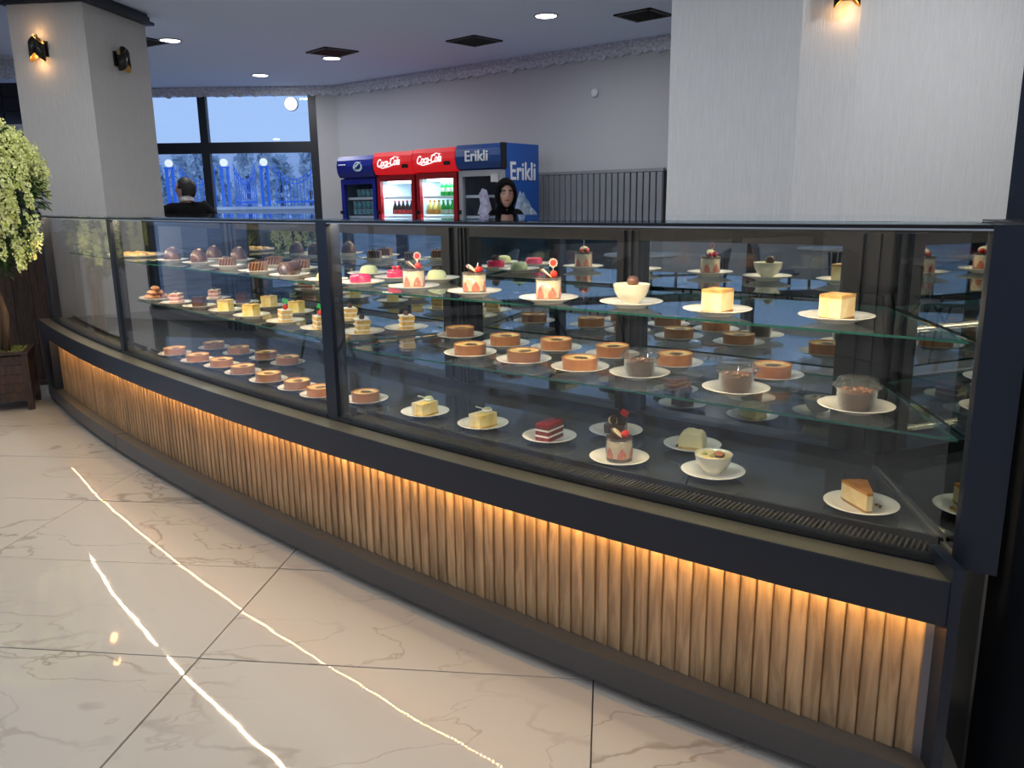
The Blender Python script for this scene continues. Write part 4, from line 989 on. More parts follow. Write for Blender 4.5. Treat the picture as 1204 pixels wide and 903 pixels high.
# ------------------------------------------------------------------ drinks fridges
FV = Vector((.610, .792, 0)); FU = Vector((.792, -.610, 0))
FR0 = Vector((-.064, 8.477, 0))         # front right top corner of the rightmost fridge
whitep = mat('white_print', (.85, .87, .90), .4)
def fridge(k, body, label, top, header_mat, door_mat, inside, glow, gw=.60):
    org = FR0 - FU * (.622 * k + gw)
    t = thing('drinks_fridge', label, 'fridge', org, math.atan2(FU.y, FU.x))
    d = .62
    b = NB(); box(b, 0, .03, .05, d, .08, top); box(b, gw - .03, gw, .05, d, .08, top); box(b, .03, gw - .03, d - .03, d, .08, top); box(b, .03, gw - .03, .05, d, .08, .30); box(b, .03, gw - .03, .05, d, top - .26, top)
    obj('cabinet', b, body, t)
    b = NB(); box(b, .031, gw - .031, d - .04, d - .031, .30, top - .26); box(b, .0305, .034, .05, d - .04, .30, top - .26); box(b, gw - .034, gw - .0305, .05, d - .04, .30, top - .26); box(b, .034, gw - .034, .05, d - .04, top - .266, top - .2605); obj('liner', b, inside, t)
    b = NB(); [box(b, x, x + .04, .1, .14, 0, .08) for x in (.03, gw - .07)]; [box(b, x, x + .04, d - .1, d - .06, 0, .08) for x in (.03, gw - .07)]; obj('feet', b, black, t)
    # header with curved face
    b = NB(); hz0, hz1 = top - .25, top
    pr = [(.05, hz0), (-.005, hz0 + .005), (-.035, hz0 + .06), (-.045, hz0 + .13), (-.035, hz0 + .20), (-.005, hz1 - .004), (.05, hz1)]
    va = [b.verts.new((-.004, y, z)) for y, z in pr]; vb = [b.verts.new((gw + .004, y, z)) for y, z in pr]
    b.faces.new(va); b.faces.new(vb[::-1])
    for q in range(len(pr)): b.faces.new((va[q], va[(q + 1) % 7], vb[(q + 1) % 7], vb[q]))
    hd = obj('header', b, header_mat, t)
    # door
    b = NB(); z0, z1 = .30, top - .262; fw_ = .055
    for x0, x1, za, zb_ in ((0.005, fw_, z0, z1), (gw - fw_, gw - .005, z0, z1), (fw_, gw - fw_, z0, z0 + .05), (fw_, gw - fw_, z1 - .06, z1)): box(b, x0, x1, .0, .046, za, zb_)
    dr = obj('door', b, door_mat, t)
    obj('door_glass', mk(box, fw_, gw - fw_, .018, .022, z0 + .05, z1 - .06), pane_m, dr)
    obj('handle', mk(box, .008, .03, -.035, .0, .95, 1.22), black, dr)
    for z in (.60, .87, 1.13, 1.365):
        b = NB(); 
        for q in range(9): box(b, .035 + q * (gw - .075) / 8, .040 + q * (gw - .075) / 8, .08, d - .05, z - .006, z)
        box(b, .032, gw - .032, .075, .085, z - .02, z + .008); obj('wire_shelf', b, whitep, t)
    if glow:
        obj('fridge_lamp', mk(box, .10, gw - .10, .075, .10, z1 - .085, z1 - .055), emis('fridge_tube', (.85, .95, 1), 9.), t)
        ld = bpy.data.lights.new('fridge_light', 'AREA'); ld.shape = 'RECTANGLE'; ld.size = .4; ld.size_y = .1; ld.energy = 7; ld.color = (.80, .93, 1)
        lo = bpy.data.objects.new('fridge_light', ld); C.objects.link(lo); lo.parent = t; lo.location = (gw / 2, .15, z1 - .09)
    return t, gw, top
FM = lambda x, y, z: Matrix.Translation((x, y, z)) @ Matrix.Rotation(R(90), 4, 'X')
liner = mat('fridge_liner', (.62, .72, .78), .5); linerd = mat('fridge_liner_dark', (.10, .12, .15), .6)
fblue = mat('deep_blue_paint', (.010, .018, .22), .35); fred = mat('fridge_red', (.30, .006, .010), .35)
redglow = mat('lit_red_header', (.30, .006, .01), .6, emit=(1, .01, .015), estr=.42)
bluehd = mat('blue_header', (.02, .07, .26), .3)
grey_door = mat('silver_door', (.42, .43, .45), .4, .3)
t1, gw, tp = fridge(3, fblue, 'deep blue drinks fridge leftmost of the four against back wall', 1.845, fblue, fblue, linerd, False)
# swirl emblem
b = NB(); pts = [(math.cos(a) * .075 * (1 - .2 * math.sin(a)), math.sin(a) * .055) for a in [i * .314 for i in range(20)]]
prism(b, pts, 0, .003, FM(.36, -.044, tp - .125)); prs = obj('emblem', b, mat('emblem_mint', (.55, .72, .70), .4), t1)
b = NB(); pts = [(math.cos(a) * .050, math.sin(a) * .034) for a in [i * .314 for i in range(20)]]; prism(b, pts, 0, .003, FM(.362, -.0475, tp - .122)); obj('emblem_core', b, fblue, prs)
b = NB(); tube(b, [(.30, -.05, tp - .155), (.345, -.053, tp - .125), (.42, -.05, tp - .075)], [.003, .012, .003], 6); obj('emblem_swoosh', b, mat('emblem_mint'), prs)
b = NB(); tube(b, [(.03, -.046, tp - .10), (.15, -.046, tp - .10)], .006, 6); obj('header_stripe', b, whitep, t1)
for k_, lb in ((2, 'red drinks fridge with glowing header, left of the pair, dark bottles inside'), (1, 'red drinks fridge with glowing header, right of the pair, green bottles inside')):
    t2, gw, tp = fridge(k_, fred, lb, 1.865 + .01 * (2 - k_), redglow, fred, liner, True)
    wl_ = emis('lit_white_letters', (1, .93, .93), 1.3)
    text_mesh('header_lettering', 'Coca-Cola', .105, wl_, t2, FM(.245, -.052, tp - .120) @ Matrix.Rotation(R(3), 4, 'Z') @ Matrix.Diagonal((.80, 1.15, 1, 1)), bold=.0008, shear=.45, ext=.003, space=1.0)
    b = NB(); tube(b, [(.085, -.05, tp - .160), (.16, -.053, tp - .178), (.25, -.053, tp - .165), (.33, -.053, tp - .150)], [.002, .006, .006, .002], 6); obj('lettering_swash', b, wl_, t2)
    b = NB(); tube(b, [(.28, -.05, tp - .085), (.36, -.053, tp - .060), (.43, -.053, tp - .070)], [.002, .005, .002], 6); obj('lettering_swash', b, wl_, t2)
    obj('display', mk(box, .455, .545, -.046, -.036, tp - .185, tp - .145), black, t2)
t4, gw, tp = fridge(0, mat('bright_blue_paint', (.010, .09, .40), .4), 'blue and silver water fridge with snowy mountain side, rightmost of four', 1.885, bluehd, grey_door, linerd, False)
text_mesh('header_lettering', 'Erikli', .150, whitep, t4, FM(.29, -.050, tp - .125), bold=.0025, ext=.004, space=1.03)
obj('header_end', mk(box, gw + .001, gw + .012, -.04, .05, tp - .25, tp), black, t4)
obj('door_sticker', mk(box, gw - .16, gw - .06, -.004, -.001, 1.50, 1.58), mat('grey_sticker', (.6, .6, .6), .5), t4)
SM = lambda y, z: Matrix.Translation((gw + .004, y, z)) @ Matrix.Rotation(R(90), 4, 'Z') @ Matrix.Rotation(R(90), 4, 'X')
text_mesh('side_lettering', 'Erikli', .255, whitep, t4, SM(.335, 1.60) @ Matrix.Diagonal((.86, 1, 1, 1)), bold=.004, ext=.002, space=1.02)
b = NB(); mt_pts = [(-.27, -.45), (-.27, -.02), (-.235, .03), (-.20, .0), (-.15, -.02), (-.12, .05), (-.06, .17), (-.03, .14), (.0, .16), (.05, .09), (.10, .06), (.14, .0), (.20, -.03), (.27, -.10), (.27, -.45)]
prism(b, mt_pts, 0, .002, SM(.335, 1.24)); obj('mountain_print', b, mat('snow_mountain', (.72, .80, .88), .5, noise=(9, (.10, .26, .50), 6)), t4)
# transparent child-like picture on the door is left out; a pale cloud shape stands for the print
b = NB(); pts = [(-.11, -.38), (-.10, -.2), (-.06, -.1), (-.08, .0), (-.03, .06), (.03, .04), (.06, -.05), (.09, -.15), (.10, -.38)]
prism(b, pts, 0, .002, FM(.36, -.006, 1.38)); obj('door_print', b, mat('pale_print', (.55, .62, .78), .5, noise=(10, (.30, .20, .34), 4)), t4)
# bottles and cups inside
def bottle_proto(col, capc, lab):
    t = thing('drink_bottle', '', 'bottle', (0, 0, -60))
    b = NB(); lathe(b, [(0, 0), (.029, 0), (.031, .01), (.031, .10), (.026, .13), (.012, .165), (.0115, .185), (0, .185)], 12); obj('bottle_body', b, col, t)
    b = NB(); lathe(b, [(.014, .182), (.014, .198), (0, .199)], 10); obj('cap', b, capc, t)
    b = NB(); lathe(b, [(.0315, .05), (.0315, .095)], 12, cap=False); obj('label_band', b, lab, t)
    return t
cola = bottle_proto(mat('dark_soda', (.02, .008, .006), .15), mat('cap_red', (.5, .02, .02), .4), mat('label_red', (.55, .05, .05), .5))
grn = bottle_proto(mat('green_bottle', (.02, .40, .06), .15, emit=(.02, .4, .06), estr=0), mat('cap_green', (.1, .5, .12), .4), mat('label_white', (.65, .75, .60), .5))
yel = bottle_proto(mat('yellow_bottle', (.75, .60, .16), .2), mat('cap_orange', (.7, .2, .03), .4), mat('label_orange', (.7, .3, .05), .5))
cupp = thing('drink_cup', '', 'cup', (0, 0, -60)); b = NB(); lathe(b, [(0, 0), (.030, 0), (.036, .095), (0, .095)], 14); obj('cup_body', b, mat('teal_cup', (.16, .36, .42), .45), cupp)
b = NB(); lathe(b, [(.037, .094), (.037, .100), (0, .101)], 14); obj('lid', b, mat('pale_lid', (.5, .62, .60), .4), cupp)
first = {}
def stock(proto_, fk_, z, xs_, label, group, rows=1, dz=0):
    org = FR0 - FU * (.622 * fk_ + .60)
    for r_ in range(rows):
        for x in xs_:
            o = proto_ if proto_.name not in first else copy_tree(proto_)
            first[proto_.name] = 1
            p = org + FU * x + FV * (.14 + r_ * .075); o.location = (p.x, p.y, z + .001); o['label'] = label; o['group'] = group
XS = [.075 + .066 * i for i in range(8)]
for z in (1.13,): stock(cola, 2, z, XS[1:], 'dark soda bottle on the middle shelf of the left red fridge', 'bottles on the middle shelf of left red fridge')
for z in (.87,): stock(cola, 2, z, XS[1:], 'dark soda bottle on the lower shelf of the left red fridge', 'bottles on the lower shelf of left red fridge')
stock(grn, 1, 1.365, XS[3:], 'green bottle on the upper shelf of the right red fridge', 'green bottles on the upper shelf')
stock(grn, 1, 1.13, XS[3:], 'green bottle on the middle shelf of the right red fridge', 'green bottles on the middle shelf')
stock(yel, 1, 1.13, XS[:3], 'yellow bottle on the middle shelf of the right red fridge', 'yellow bottles on the middle shelf')
stock(grn, 1, .87, XS[1:], 'green bottle on the lower shelf of the right red fridge', 'green bottles on the lower shelf')
XC = [.10 + .078 * i for i in range(6)]
stock(cupp, 3, 1.365, XC[1:5], 'teal cup on the upper shelf of the deep blue fridge', 'teal cups on the upper shelf')
stock(cupp, 3, 1.13, XC, 'teal cup in lower layer on middle shelf of the blue fridge', 'teal cups on the middle shelf, lower layer')
stock(cupp, 3, 1.231, XC, 'teal cup in top layer on middle shelf of the blue fridge', 'teal cups on the middle shelf, top layer')
stock(cupp, 3, .87, XC, 'teal cup on the lower shelf of the deep blue fridge', 'teal cups on the lower shelf')

# ------------------------------------------------------------------ people
def skin_mesh(name, nodes, edges, mats_, parent, sub=2, extra=None):
    """nodes: {key:(pos,radius)}; grows one skinned surface"""
    keys = list(nodes); me = bpy.data.meshes.new(name); me.from_pydata([nodes[k][0] for k in keys], [(keys.index(a), keys.index(b)) for a, b in edges], [])
    o = bpy.data.objects.new(name, me); C.objects.link(o)
    md = o.modifiers.new('skin', 'SKIN'); md.use_smooth_shade = True
    for i, k in enumerate(keys):
        r_ = nodes[k][1]; r_ = r_ if isinstance(r_, tuple) else (r_, r_)
        me.skin_vertices[0].data[i].radius = r_; me.skin_vertices[0].data[i].use_root = (i == 0)
    s_ = o.modifiers.new('sub', 'SUBSURF'); s_.levels = sub; s_.render_levels = sub
    bpy.context.view_layer.update(); ev = o.evaluated_get(bpy.context.evaluated_depsgraph_get()); m2 = bpy.data.meshes.new_from_object(ev)
    b = NB(); b.from_mesh(m2)
    for f in b.faces: f.smooth = True; f.material_index = 0
    bpy.data.objects.remove(o); bpy.data.meshes.remove(me); bpy.data.meshes.remove(m2)
    if extra: extra(b)
    return obj(name, b, mats_, parent)
def head_into(b, c, yaw, pitch=0., s=1.):
    """sculpted head: skull, jaw, nose, sockets, lips, ears, eyes"""
    M = Matrix.Translation(c) @ Matrix.Rotation(yaw, 4, 'Z') @ Matrix.Rotation(pitch, 4, 'X') @ Matrix.Scale(s, 4)
    n0 = len(b.verts); g = bmesh.new(); bmesh.ops.create_uvsphere(g, u_segments=36, v_segments=26, radius=1)
    for v in g.verts:
        x, y, z = v.co; wdt = .074 * (1 - .28 * max(0, -z) ** 1.4); fx = x * wdt; fy = y * (.094 if y > 0 else .088 * (1 - .10 * max(0, -z))); fz = z * .116
        if y < 0:
            nz = math.exp(-((fx / .0095) ** 2)) * math.exp(-(((fz + .012) / .020) ** 2)); fy -= .020 * nz + .006 * math.exp(-((fx / .008) ** 2)) * math.exp(-(((fz - .012) / .025) ** 2))
            for sx in (-1, 1): fy += .0085 * math.exp(-(((fx - sx * .030) / .015) ** 2)) * math.exp(-(((fz - .014) / .012) ** 2))
            fy -= .0055 * math.exp(-((fx / .022) ** 2)) * math.exp(-(((fz + .050) / .008) ** 2)); fy -= .007 * math.exp(-((fx / .022) ** 2)) * math.exp(-(((fz + .088) / .015) ** 2))
            fy -= .004 * math.exp(-(((fz - .030) / .008) ** 2)) * (1 if abs(fx) < .05 else 0)
        v.co = M @ Vector((fx, fy, fz))
    for f in g.faces:
        f.smooth = True; c_ = M.inverted() @ f.calc_center_median()
        if abs(c_.x) < .022 and abs(c_.z + .050) < .008 and c_.y < -.05: f.material_index = 1
        if abs(c_.z - .031) < .0045 and .010 < abs(c_.x) < .048 and c_.y < -.04: f.material_index = 2
    me = bpy.data.meshes.new('t'); g.to_mesh(me); g.free(); b.from_mesh(me); bpy.data.meshes.remove(me)
    for sx in (-1, 1):
        ball(b, (0, 0, 0), .0100, 12, 8, 1.25, 1, .55, mi=3, M=M @ Matrix.Translation((sx * .030, -.0700, .013)))
        ball(b, (0, 0, 0), .0052, 10, 6, mi=2, M=M @ Matrix.Translation((sx * .030, -.0780, .013)))
        ball(b, (0, 0, 0), .030, 12, 8, .3, .62, 1., mi=0, M=M @ Matrix.Translation((sx * .072, .006, .0)))
def hand_nodes(pre, w, d, side, nodes, edges, palm_r=(.032, .014)):
    """palm and five fingers; w wrist, d direction, side thumb side"""
    d = Vector(d).normalized(); sd = Vector(side).normalized(); up = d.cross(sd); w = Vector(w)
    nodes[pre + 'w'] = (w, .026); nodes[pre + 'p'] = (w + d * .055, palm_r); edges.append((pre + 'w', pre + 'p'))
    for i, (s_, L_) in enumerate(((.030, .062), (.010, .074), (-.010, .068), (-.028, .052))):
        a = w + d * .088 + sd * s_; q = a + d * L_ * .5 - up * .008; r_ = a + d * L_ - up * .028
        for nm, p_, rr in (('a', a, .0095), ('b', q, .0085), ('c', r_, .0075)): nodes[f'{pre}{i}{nm}'] = (p_, rr)
        edges += [(pre + 'p', f'{pre}{i}a'), (f'{pre}{i}a', f'{pre}{i}b'), (f'{pre}{i}b', f'{pre}{i}c')]
    a = w + d * .035 + sd * .036; q = w + d * .066 + sd * .056 - up * .006
    nodes[pre + 't'] = (a, .011); nodes[pre + 'u'] = (q, .0095); edges += [(pre + 'p', pre + 't'), (pre + 't', pre + 'u')]
skinm = mat('skin', (.58, .34, .26), .5, sss=.1); lipm = mat('lips', (.32, .10, .09), .45); brow = mat('dark_hair', (.015, .012, .012), .55); eyew = mat('eye_white', (.55, .50, .48), .3)
blackcl = mat('black_cloth', (.004, .004, .005), .95, spec=.1, bump=(60, .3)); trou = mat('dark_trousers', (.02, .022, .03), .8); shoe = mat('black_shoe', (.012, .012, .012), .4)
def person(loc, rz, label, top_h, lean, head_yaw, head_pitch, hands, female):
    t = thing('person', label, 'person', loc, rz)
    H0 = top_h; k = H0 / 1.70
    hip = Vector((0, 0, .93 * k)); ch = Vector((0, -lean * .55, 1.22 * k)); nk = Vector((0, -lean * .95, 1.43 * k)); hd = Vector((0, -lean * 1.15 - .01, H0 - .115))
    sh = .165 if female else .215
    N = {'hip': (hip, (.15, .11)), 'wa': (hip.lerp(ch, .5), (.13, .095)), 'ch': (ch, (.16, .11)), 'nk': (nk - Vector((0, 0, .03)), (.062, .055)), 'n2': (nk.lerp(hd, .45), .05)}
    E_ = [('hip', 'wa'), ('wa', 'ch'), ('ch', 'nk'), ('nk', 'n2')]
    arms = {}
    for s_, nm in ((-1, 'L'), (1, 'R')):
        S0 = nk + Vector((s_ * sh * .8, .0, -.055)); el, wr, hdir = hands[nm]
        N[nm + 's'] = (S0, .040 if female else .055); N[nm + 'e'] = (Vector(el), .042); hand_nodes(nm, wr, hdir, (-s_, 0, .3), N, E_)
        E_ += [('ch', nm + 's'), (nm + 's', nm + 'e'), (nm + 'e', nm + 'w')]
        arms[nm] = (S0, Vector(el), Vector(wr))
        for a_, q in (('h', Vector((s_ * .09, 0, .86 * k))), ('k', Vector((s_ * .10, -.015, .48 * k))), ('a', Vector((s_ * .105, .01, .09))), ('f', Vector((s_ * .12, -.14, .035)))):
            N[nm + a_ + 'l'] = (q, {'h': .085, 'k': .056, 'a': .040, 'f': (.042, .028)}[a_])
        E_ += [('hip', nm + 'hl'), (nm + 'hl', nm + 'kl'), (nm + 'kl', nm + 'al'), (nm + 'al', nm + 'fl')]
    skin_mesh('body', N, E_, [skinm, lipm, brow, eyew], t, 2, lambda b: head_into(b, hd, head_yaw, head_pitch))
    G = {'hip': (hip - Vector((0, 0, .05)), (.175, .130)), 'wa': (hip.lerp(ch, .5), (.155, .115)), 'ch': (ch, (.185, .130)), 'nk': (nk - Vector((0, 0, .015)), (.098, .085))}
    GE = [('hip', 'wa'), ('wa', 'ch'), ('ch', 'nk')]
    for nm, (a, e, w_) in arms.items():
        G[nm + 's'] = (a, .090 if female else .092); G[nm + 'e'] = (e, .058); G[nm + 'w'] = (w_.lerp(e, .06), .044); GE += [('ch', nm + 's'), (nm + 's', nm + 'e'), (nm + 'e', nm + 'w')]
    skin_mesh('sweater' if not female else 'coat', G, GE, blackcl, t)
    T_ = {'hip': (hip - Vector((0, 0, .03)), (.165, .125))}; TE = []
    for nm, s_ in (('L', -1), ('R', 1)):
        for a_, q, r_ in (('h', Vector((s_ * .09, 0, .86 * k)), .10), ('k', Vector((s_ * .10, -.015, .48 * k)), .074), ('a', Vector((s_ * .105, .01, .11)), .066)): T_[nm + a_] = (q, r_)
        TE += [('hip', nm + 'h'), (nm + 'h', nm + 'k'), (nm + 'k', nm + 'a')]
        b = NB(); ball(b, (s_ * .118, -.08, .038), .055, 16, 8, .95, 2.5, .68); box(b, s_ * .118 - .045, s_ * .118 + .045, -.20, .045, 0, .016); obj('shoe', b, shoe, t)
    skin_mesh('trousers', T_, TE, trou, t)
    MH = Matrix.Translation(hd) @ Matrix.Rotation(head_yaw, 4, 'Z') @ Matrix.Rotation(head_pitch, 4, 'X')
    if female:
        b = NB(); bmesh.ops.create_uvsphere(b, u_segments=40, v_segments=30, radius=1)
        for v in b.verts:
            x, y, z = v.co; v.co = Vector((x * .100, y * .120 + .016, z * .142 + .006))
        # open the scarf around the face
        dele = [v for v in b.verts if v.co.y < -.035 and (v.co.x / .062) ** 2 + ((v.co.z + .012) / .098) ** 2 < 1]
        bmesh.ops.delete(b, geom=dele, context='VERTS')
        b.transform(MH)
        for f in b.faces: f.smooth = True
        o = obj('headscarf', b, blackcl, t); sm = o.modifiers.new('thick', 'SOLIDIFY'); sm.thickness = .008
        b = NB(); lathe(b, [(.075, .10), (.088, .05), (.125, 0), (.180, -.04), (.215, -.09), (.230, -.15)], 32, Matrix.Translation((hd.x, hd.y * .6, hd.z - .185)), sy=.72, cap=False)
        for v in b.verts: v.co.z += .006 * math.sin(v.co.x * 55)
        o = obj('scarf_drape', b, blackcl, t); sm = o.modifiers.new('thick', 'SOLIDIFY'); sm.thickness = .008
    else:
        b = NB(); bmesh.ops.create_uvsphere(b, u_segments=36, v_segments=28, radius=1)
        for v in b.verts:
            x, y, z = v.co; v.co = Vector((x * .083, y * .105 + .012, z * .120 + .012))
        bmesh.ops.delete(b, geom=[v for v in b.verts if (v.co.y < -.045 and v.co.z < .068) or v.co.z < -.065 or (v.co.y < .0 and v.co.z < .0)], context='VERTS')
        roughen(b, .0018); b.transform(MH); [setattr(f, 'smooth', True) for f in b.faces]
        o = obj('hair', b, brow, t); sm = o.modifiers.new('thick', 'SOLIDIFY'); sm.thickness = .01
        b = NB(); lathe(b, [(.070, 0), (.074, .02), (.066, .05), (.060, .05), (.064, .0)], 28, Matrix.Translation(nk + Vector((0, .004, .015))) @ Matrix.Rotation(R(14), 4, 'X'), cap=False); obj('shirt_collar', b, mat('white_shirt', (.62, .58, .55), .7), t)
    return t
mp_ = aty(217, 230, 8.3); 
person((mp_.x + .05, 8.3, 0), R(-140), 'person with short dark hair, black sweater over white collar, in front of window', 1.57, .10, R(42), R(-8),
       {'L': ((-.33, .02, 1.05), (-.30, -.20, .96), (.05, -1, .02)), 'R': ((.36, -.05, 1.16), (.52, -.22, 1.15), (.4, -1, .0))}, False)
wp_ = aty(593, 237, 7.4)
person((wp_.x, 7.4, 0), R(14), 'person in a black headscarf and black coat in front of the water fridge', 1.475, .05, R(-6), R(0),
       {'L': ((-.24, .0, .95), (-.20, -.20, .86), (.1, -1, -.1)), 'R': ((.24, .0, .95), (.20, -.20, .86), (-.1, -1, -.1))}, True)

# ------------------------------------------------------------------ planter with flowering tree
darkwood = wood('dark_planter_wood', (.050, .024, .012), (.018, .009, .006), .45, 1.2, .3)
pa = R(22.5); pe = Vector((math.cos(pa), math.sin(pa), 0)); pn = Vector((-pe.y, pe.x, 0))
PR = Vector((-3.155, 5.20, 0)); PW = .34
pc = PR - pe * PW / 2 + pn * PW / 2
t = thing('planter', 'square dark plank planter on short legs at the left end of the counter', 'planter', pc, pa)
h = PW / 2
for sx in (-1, 1):
    for sy in (-1, 1): obj('leg', mk(box, sx * h - (.036 if sx > 0 else 0), sx * h + (.036 if sx < 0 else 0), sy * h - (.036 if sy > 0 else 0), sy * h + (.036 if sy < 0 else 0), 0, .372), darkwood, t)
sl = None
for side in range(4):
    for j in range(5):
        if sl is None: sl = obj('plank', mk(box, -h + .034, h - .034, -.011, .011, -.0285, .0285), wood('planter_plank', (.062, .030, .015), (.020, .010, .006), .45, 1.2, .3), t); o = sl
        else: o = sl.copy(); C.objects.link(o)
        a = side * math.pi / 2; o.rotation_euler = (0, 0, a); o.location = (math.sin(a) * (h - .016), -math.cos(a) * (h - .016), .095 + j * .059)
b = NB(); 
for (x0, x1, y0, y1) in ((-h - .008, h + .008, -h - .008, -h + .03), (-h - .008, h + .008, h - .03, h + .008), (-h - .008, -h + .03, -h + .03, h - .03), (h - .03, h + .008, -h + .03, h - .03)): box(b, x0, x1, y0, y1, .372, .388)
obj('rim', b, darkwood, t)
obj('inner_box', mk(box, -h + .03, h - .03, -h + .03, h - .03, .07, .36), darkwood, t)
b = NB()
for i in range(12):
    for j in range(12):
        x, y = -h + .04 + i * (PW - .08) / 11, -h + .04 + j * (PW - .08) / 11; ball(b, (x, y, .366), .017, 6, 4, 1, 1, 1 + random.random() * .9)
mo = obj('moss', b, mat('moss', (.11, .13, .02), .95, noise=(60, (.05, .05, .015), 3)), t); mo['kind'] = 'stuff'
tr = thing('flowering_tree', 'artificial tree with drooping pale yellow green blossoms in the planter', 'tree', (pc.x, pc.y, .37), 0)
bark = wood('trunk_bark', (.16, .095, .05), (.06, .035, .02), .85, .6, 1.)
for i, (dx, dy, r_) in enumerate(((.02, -.02, .024), (.07, -.05, .020), (-.06, .0, .026), (-.02, .06, .02))):
    pts = [(dx, dy, 0), (dx * 1.2 + .012, dy, .25), (dx * 1.0 - .015, dy * 1.3, .52), (dx * 1.8, dy * 1.6, .85), (dx * 2, dy * 2 - .22, 1.1)]
    b = NB(); tube(b, pts, [r_, r_ * .9, r_ * .8, r_ * .6, r_ * .3], 9); roughen(b, .0025); obj('trunk', b, bark, tr)
CT = Vector((.08, -.20, .99))
def clear_of_counter(p):
    x, y, z = pc.x + p.x, pc.y + p.y, .37 + p.z
    return z > 1.31 or y < cy_(min(x, -2.3)) - .15 - (.25 if x < -3.1 else 0)
b = NB()
def leaf(b, p, d, L_, w):
    d = d.normalized(); s_ = d.cross(Vector((random.uniform(-.4, .4), random.uniform(-.4, .4), 1))).normalized() * w
    v = [b.verts.new(q) for q in (p, p + d * L_ * .5 + s_, p + d * L_, p + d * L_ * .5 - s_)]; b.faces.new(v)
def rnd_in():
    while True:
        q = Vector((random.uniform(-1, 1), random.uniform(-1, 1), random.uniform(-1, 1)))
        if .35 < q.length < 1: return q
RX, RZ = .44, .50
for i in range(6500):
    q = rnd_in(); p = CT + Vector((q.x * RX, q.y * RX * .62, q.z * RZ))
    if not clear_of_counter(p): continue
    leaf(b, p, Vector((q.x, q.y, q.z * .5 - .5)) + Vector((random.uniform(-.6, .6), random.uniform(-.6, .6), random.uniform(-.6, .6))), random.uniform(.035, .065), random.uniform(.008, .015))
lv = obj('leaves', b, mat('dark_green_leaf', (.030, .065, .018), .5, noise=(14, (.06, .12, .03), 2)), tr); lv['kind'] = 'stuff'
bm1 = mat('blossom_yellow_green', (.72, .75, .20), .55, noise=(25, (.84, .84, .42), 2), sss=.1); bm2 = mat('blossom_pale', (.82, .84, .40), .55, noise=(25, (.66, .72, .20), 2), sss=.1)
stem_m = mat('green_stem', (.10, .16, .04), .6)
for i in range(190):
    a = random.uniform(0, 6.283); el = random.uniform(-.6, .98)
    rr = math.sqrt(max(0, 1 - el * el)) * random.uniform(.80, 1.0)
    base = CT + Vector((rr * math.cos(a) * RX * 1.12, rr * math.sin(a) * RX * .72, el * RZ * 1.0 + .05)); L_ = random.uniform(.13, .26)
    if not clear_of_counter(base - Vector((0, 0, L_ + .03)) + Vector((math.cos(a), math.sin(a), 0)) * .06): continue
    n = int(L_ / .0042)
    b = NB(); outw = Vector((math.cos(a), math.sin(a), 0)) * .05
    for j in range(n):
        u = j / n; c_ = base + outw * math.sin(u * 1.6) - Vector((0, 0, L_ * u)); rad = .038 * (1 - u * .5)
        th = random.uniform(0, 6.283); c2_ = c_ + Vector((math.cos(th), math.sin(th), random.uniform(-.3, .3))) * rad * random.uniform(.4, 1)
        nn = Vector((math.cos(th), math.sin(th), random.uniform(-.4, .6)))
        for q in range(3):
            t_ = nn.cross(Vector((random.uniform(-1, 1), random.uniform(-1, 1), random.uniform(-1, 1)))).normalized(); s_ = t_.cross(nn).normalized(); z_ = random.uniform(.012, .018)
            vs = [b.verts.new(c2_ + v_) for v_ in (t_ * z_ * .2, t_ * z_ + s_ * z_ * .6 + nn * z_ * .4, t_ * z_ * 1.3 + nn * z_ * .2, t_ * z_ - s_ * z_ * .6 + nn * z_ * .4)]; b.faces.new(vs)
    obj('blossom_spray', b, [bm1, bm2][i % 2], tr)
# dark wooden screen and pale pedestal behind the planter
sc_ = thing('wooden_screen', 'dark brown wooden screen standing behind the planter', 'screen', (-3.72, 6.02, 0), R(8))
for i in range(5): obj('board', mk(box, -.36 + i * .132, -.232 + i * .132, -.012, .012, .02, 1.12), darkwood, sc_)
obj('foot', mk(box, -.36, .30, -.1, .1, 0, .03), darkwood, sc_)

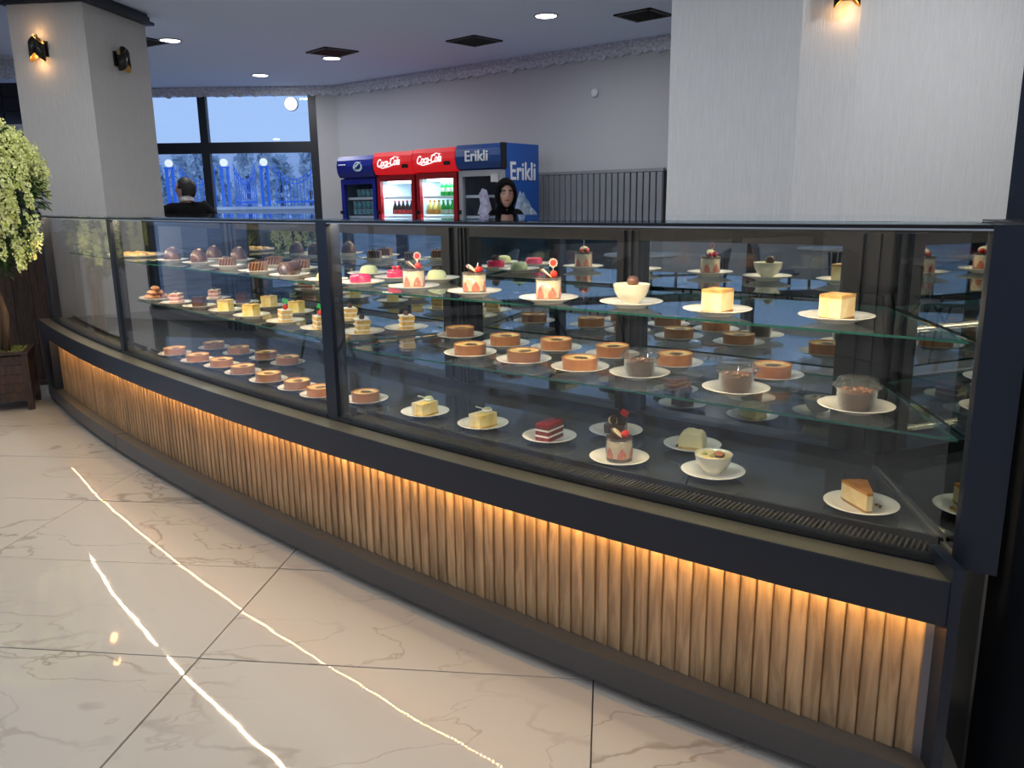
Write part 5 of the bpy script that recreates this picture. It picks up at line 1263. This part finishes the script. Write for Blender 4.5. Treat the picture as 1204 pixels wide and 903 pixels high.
# ------------------------------------------------------------------ tables and chairs mirrored in the counter doors
tabm = mat('table_top_pale', (.42, .40, .37), .3); chm = mat('chair_shell_grey', (.10, .105, .115), .5)
def table(x, y, label):
    t = thing('cafe_table', label, 'table', (x, y, 0))
    b = NB(); lathe(b, [(0, .735), (.40, .735), (.405, .745), (.40, .755), (0, .755)], 36); obj('table_top', b, tabm, t)
    for k_ in range(4):
        a = R(45 + 90 * k_); b = NB(); tube(b, [(.06 * math.cos(a), .06 * math.sin(a), .735), (.04 * math.cos(a), .04 * math.sin(a), .4), (.30 * math.cos(a), .30 * math.sin(a), .012)], .013, 7); obj('leg', b, black, t)
def chair_proto():
    t = thing('cafe_chair', '', 'chair', (0, 0, 0))
    b = NB()
    g = [[None] * 9 for _ in range(7)]
    for i in range(7):
        for j in range(9):
            u = i / 6 - .5; v = j / 8
            if v < .55: y, z = -.22 + v / .55 * .42, .455 - .02 * math.sin(v / .55 * 3.14) + .03 * (2 * u) ** 2
            else: w = (v - .55) / .45; y, z = .20 + .09 * w - .06 * (2 * u) ** 2 * w, .455 + w * .37 - .05 * (2 * u) ** 2 * w
            g[i][j] = b.verts.new((u * .46 * (1 - .1 * v), y, z))
    for i in range(6):
        for j in range(8): f = b.faces.new((g[i][j], g[i + 1][j], g[i + 1][j + 1], g[i][j + 1])); f.smooth = True
    o = obj('seat_shell', b, chm, t); sm = o.modifiers.new('thick', 'SOLIDIFY'); sm.thickness = .018
    for sx in (-1, 1):
        for sy in (-1, 1): b = NB(); tube(b, [(sx * .13, sy * .13, .44), (sx * .20, sy * .20, .006)], [.014, .009], 7); obj('leg', b, black, t)
    return t
cpz = None; ci = 0
TT = [(-5.1, 3.1, 'round pale cafe table nearest the planter, mirrored in the counter'), (-5.0, .9, 'round pale cafe table by the middle window, mirrored in the counter'), (-5.2, -1.4, 'round pale cafe table further back by the window'), (-3.3, -2.9, 'round pale cafe table behind the photographer')]
for i, (x, y, lb) in enumerate(TT):
    table(x, y, lb)
    for q in range(3):
        a = R(30 + 120 * q + i * 40)
        if cpz is None: cpz = chair_proto(); o = cpz
        else: o = copy_tree(cpz)
        o.location = (x + .62 * math.cos(a), y + .62 * math.sin(a), 0); o.rotation_euler = (0, 0, a - math.pi / 2); o['label'] = f'grey shell cafe chair drawn up to the {["planter side", "middle window", "far window", "rear"][i]} table'; o['group'] = f'cafe chairs at the {["planter side", "middle window", "far window", "rear"][i]} table'; o['category'] = 'chair'
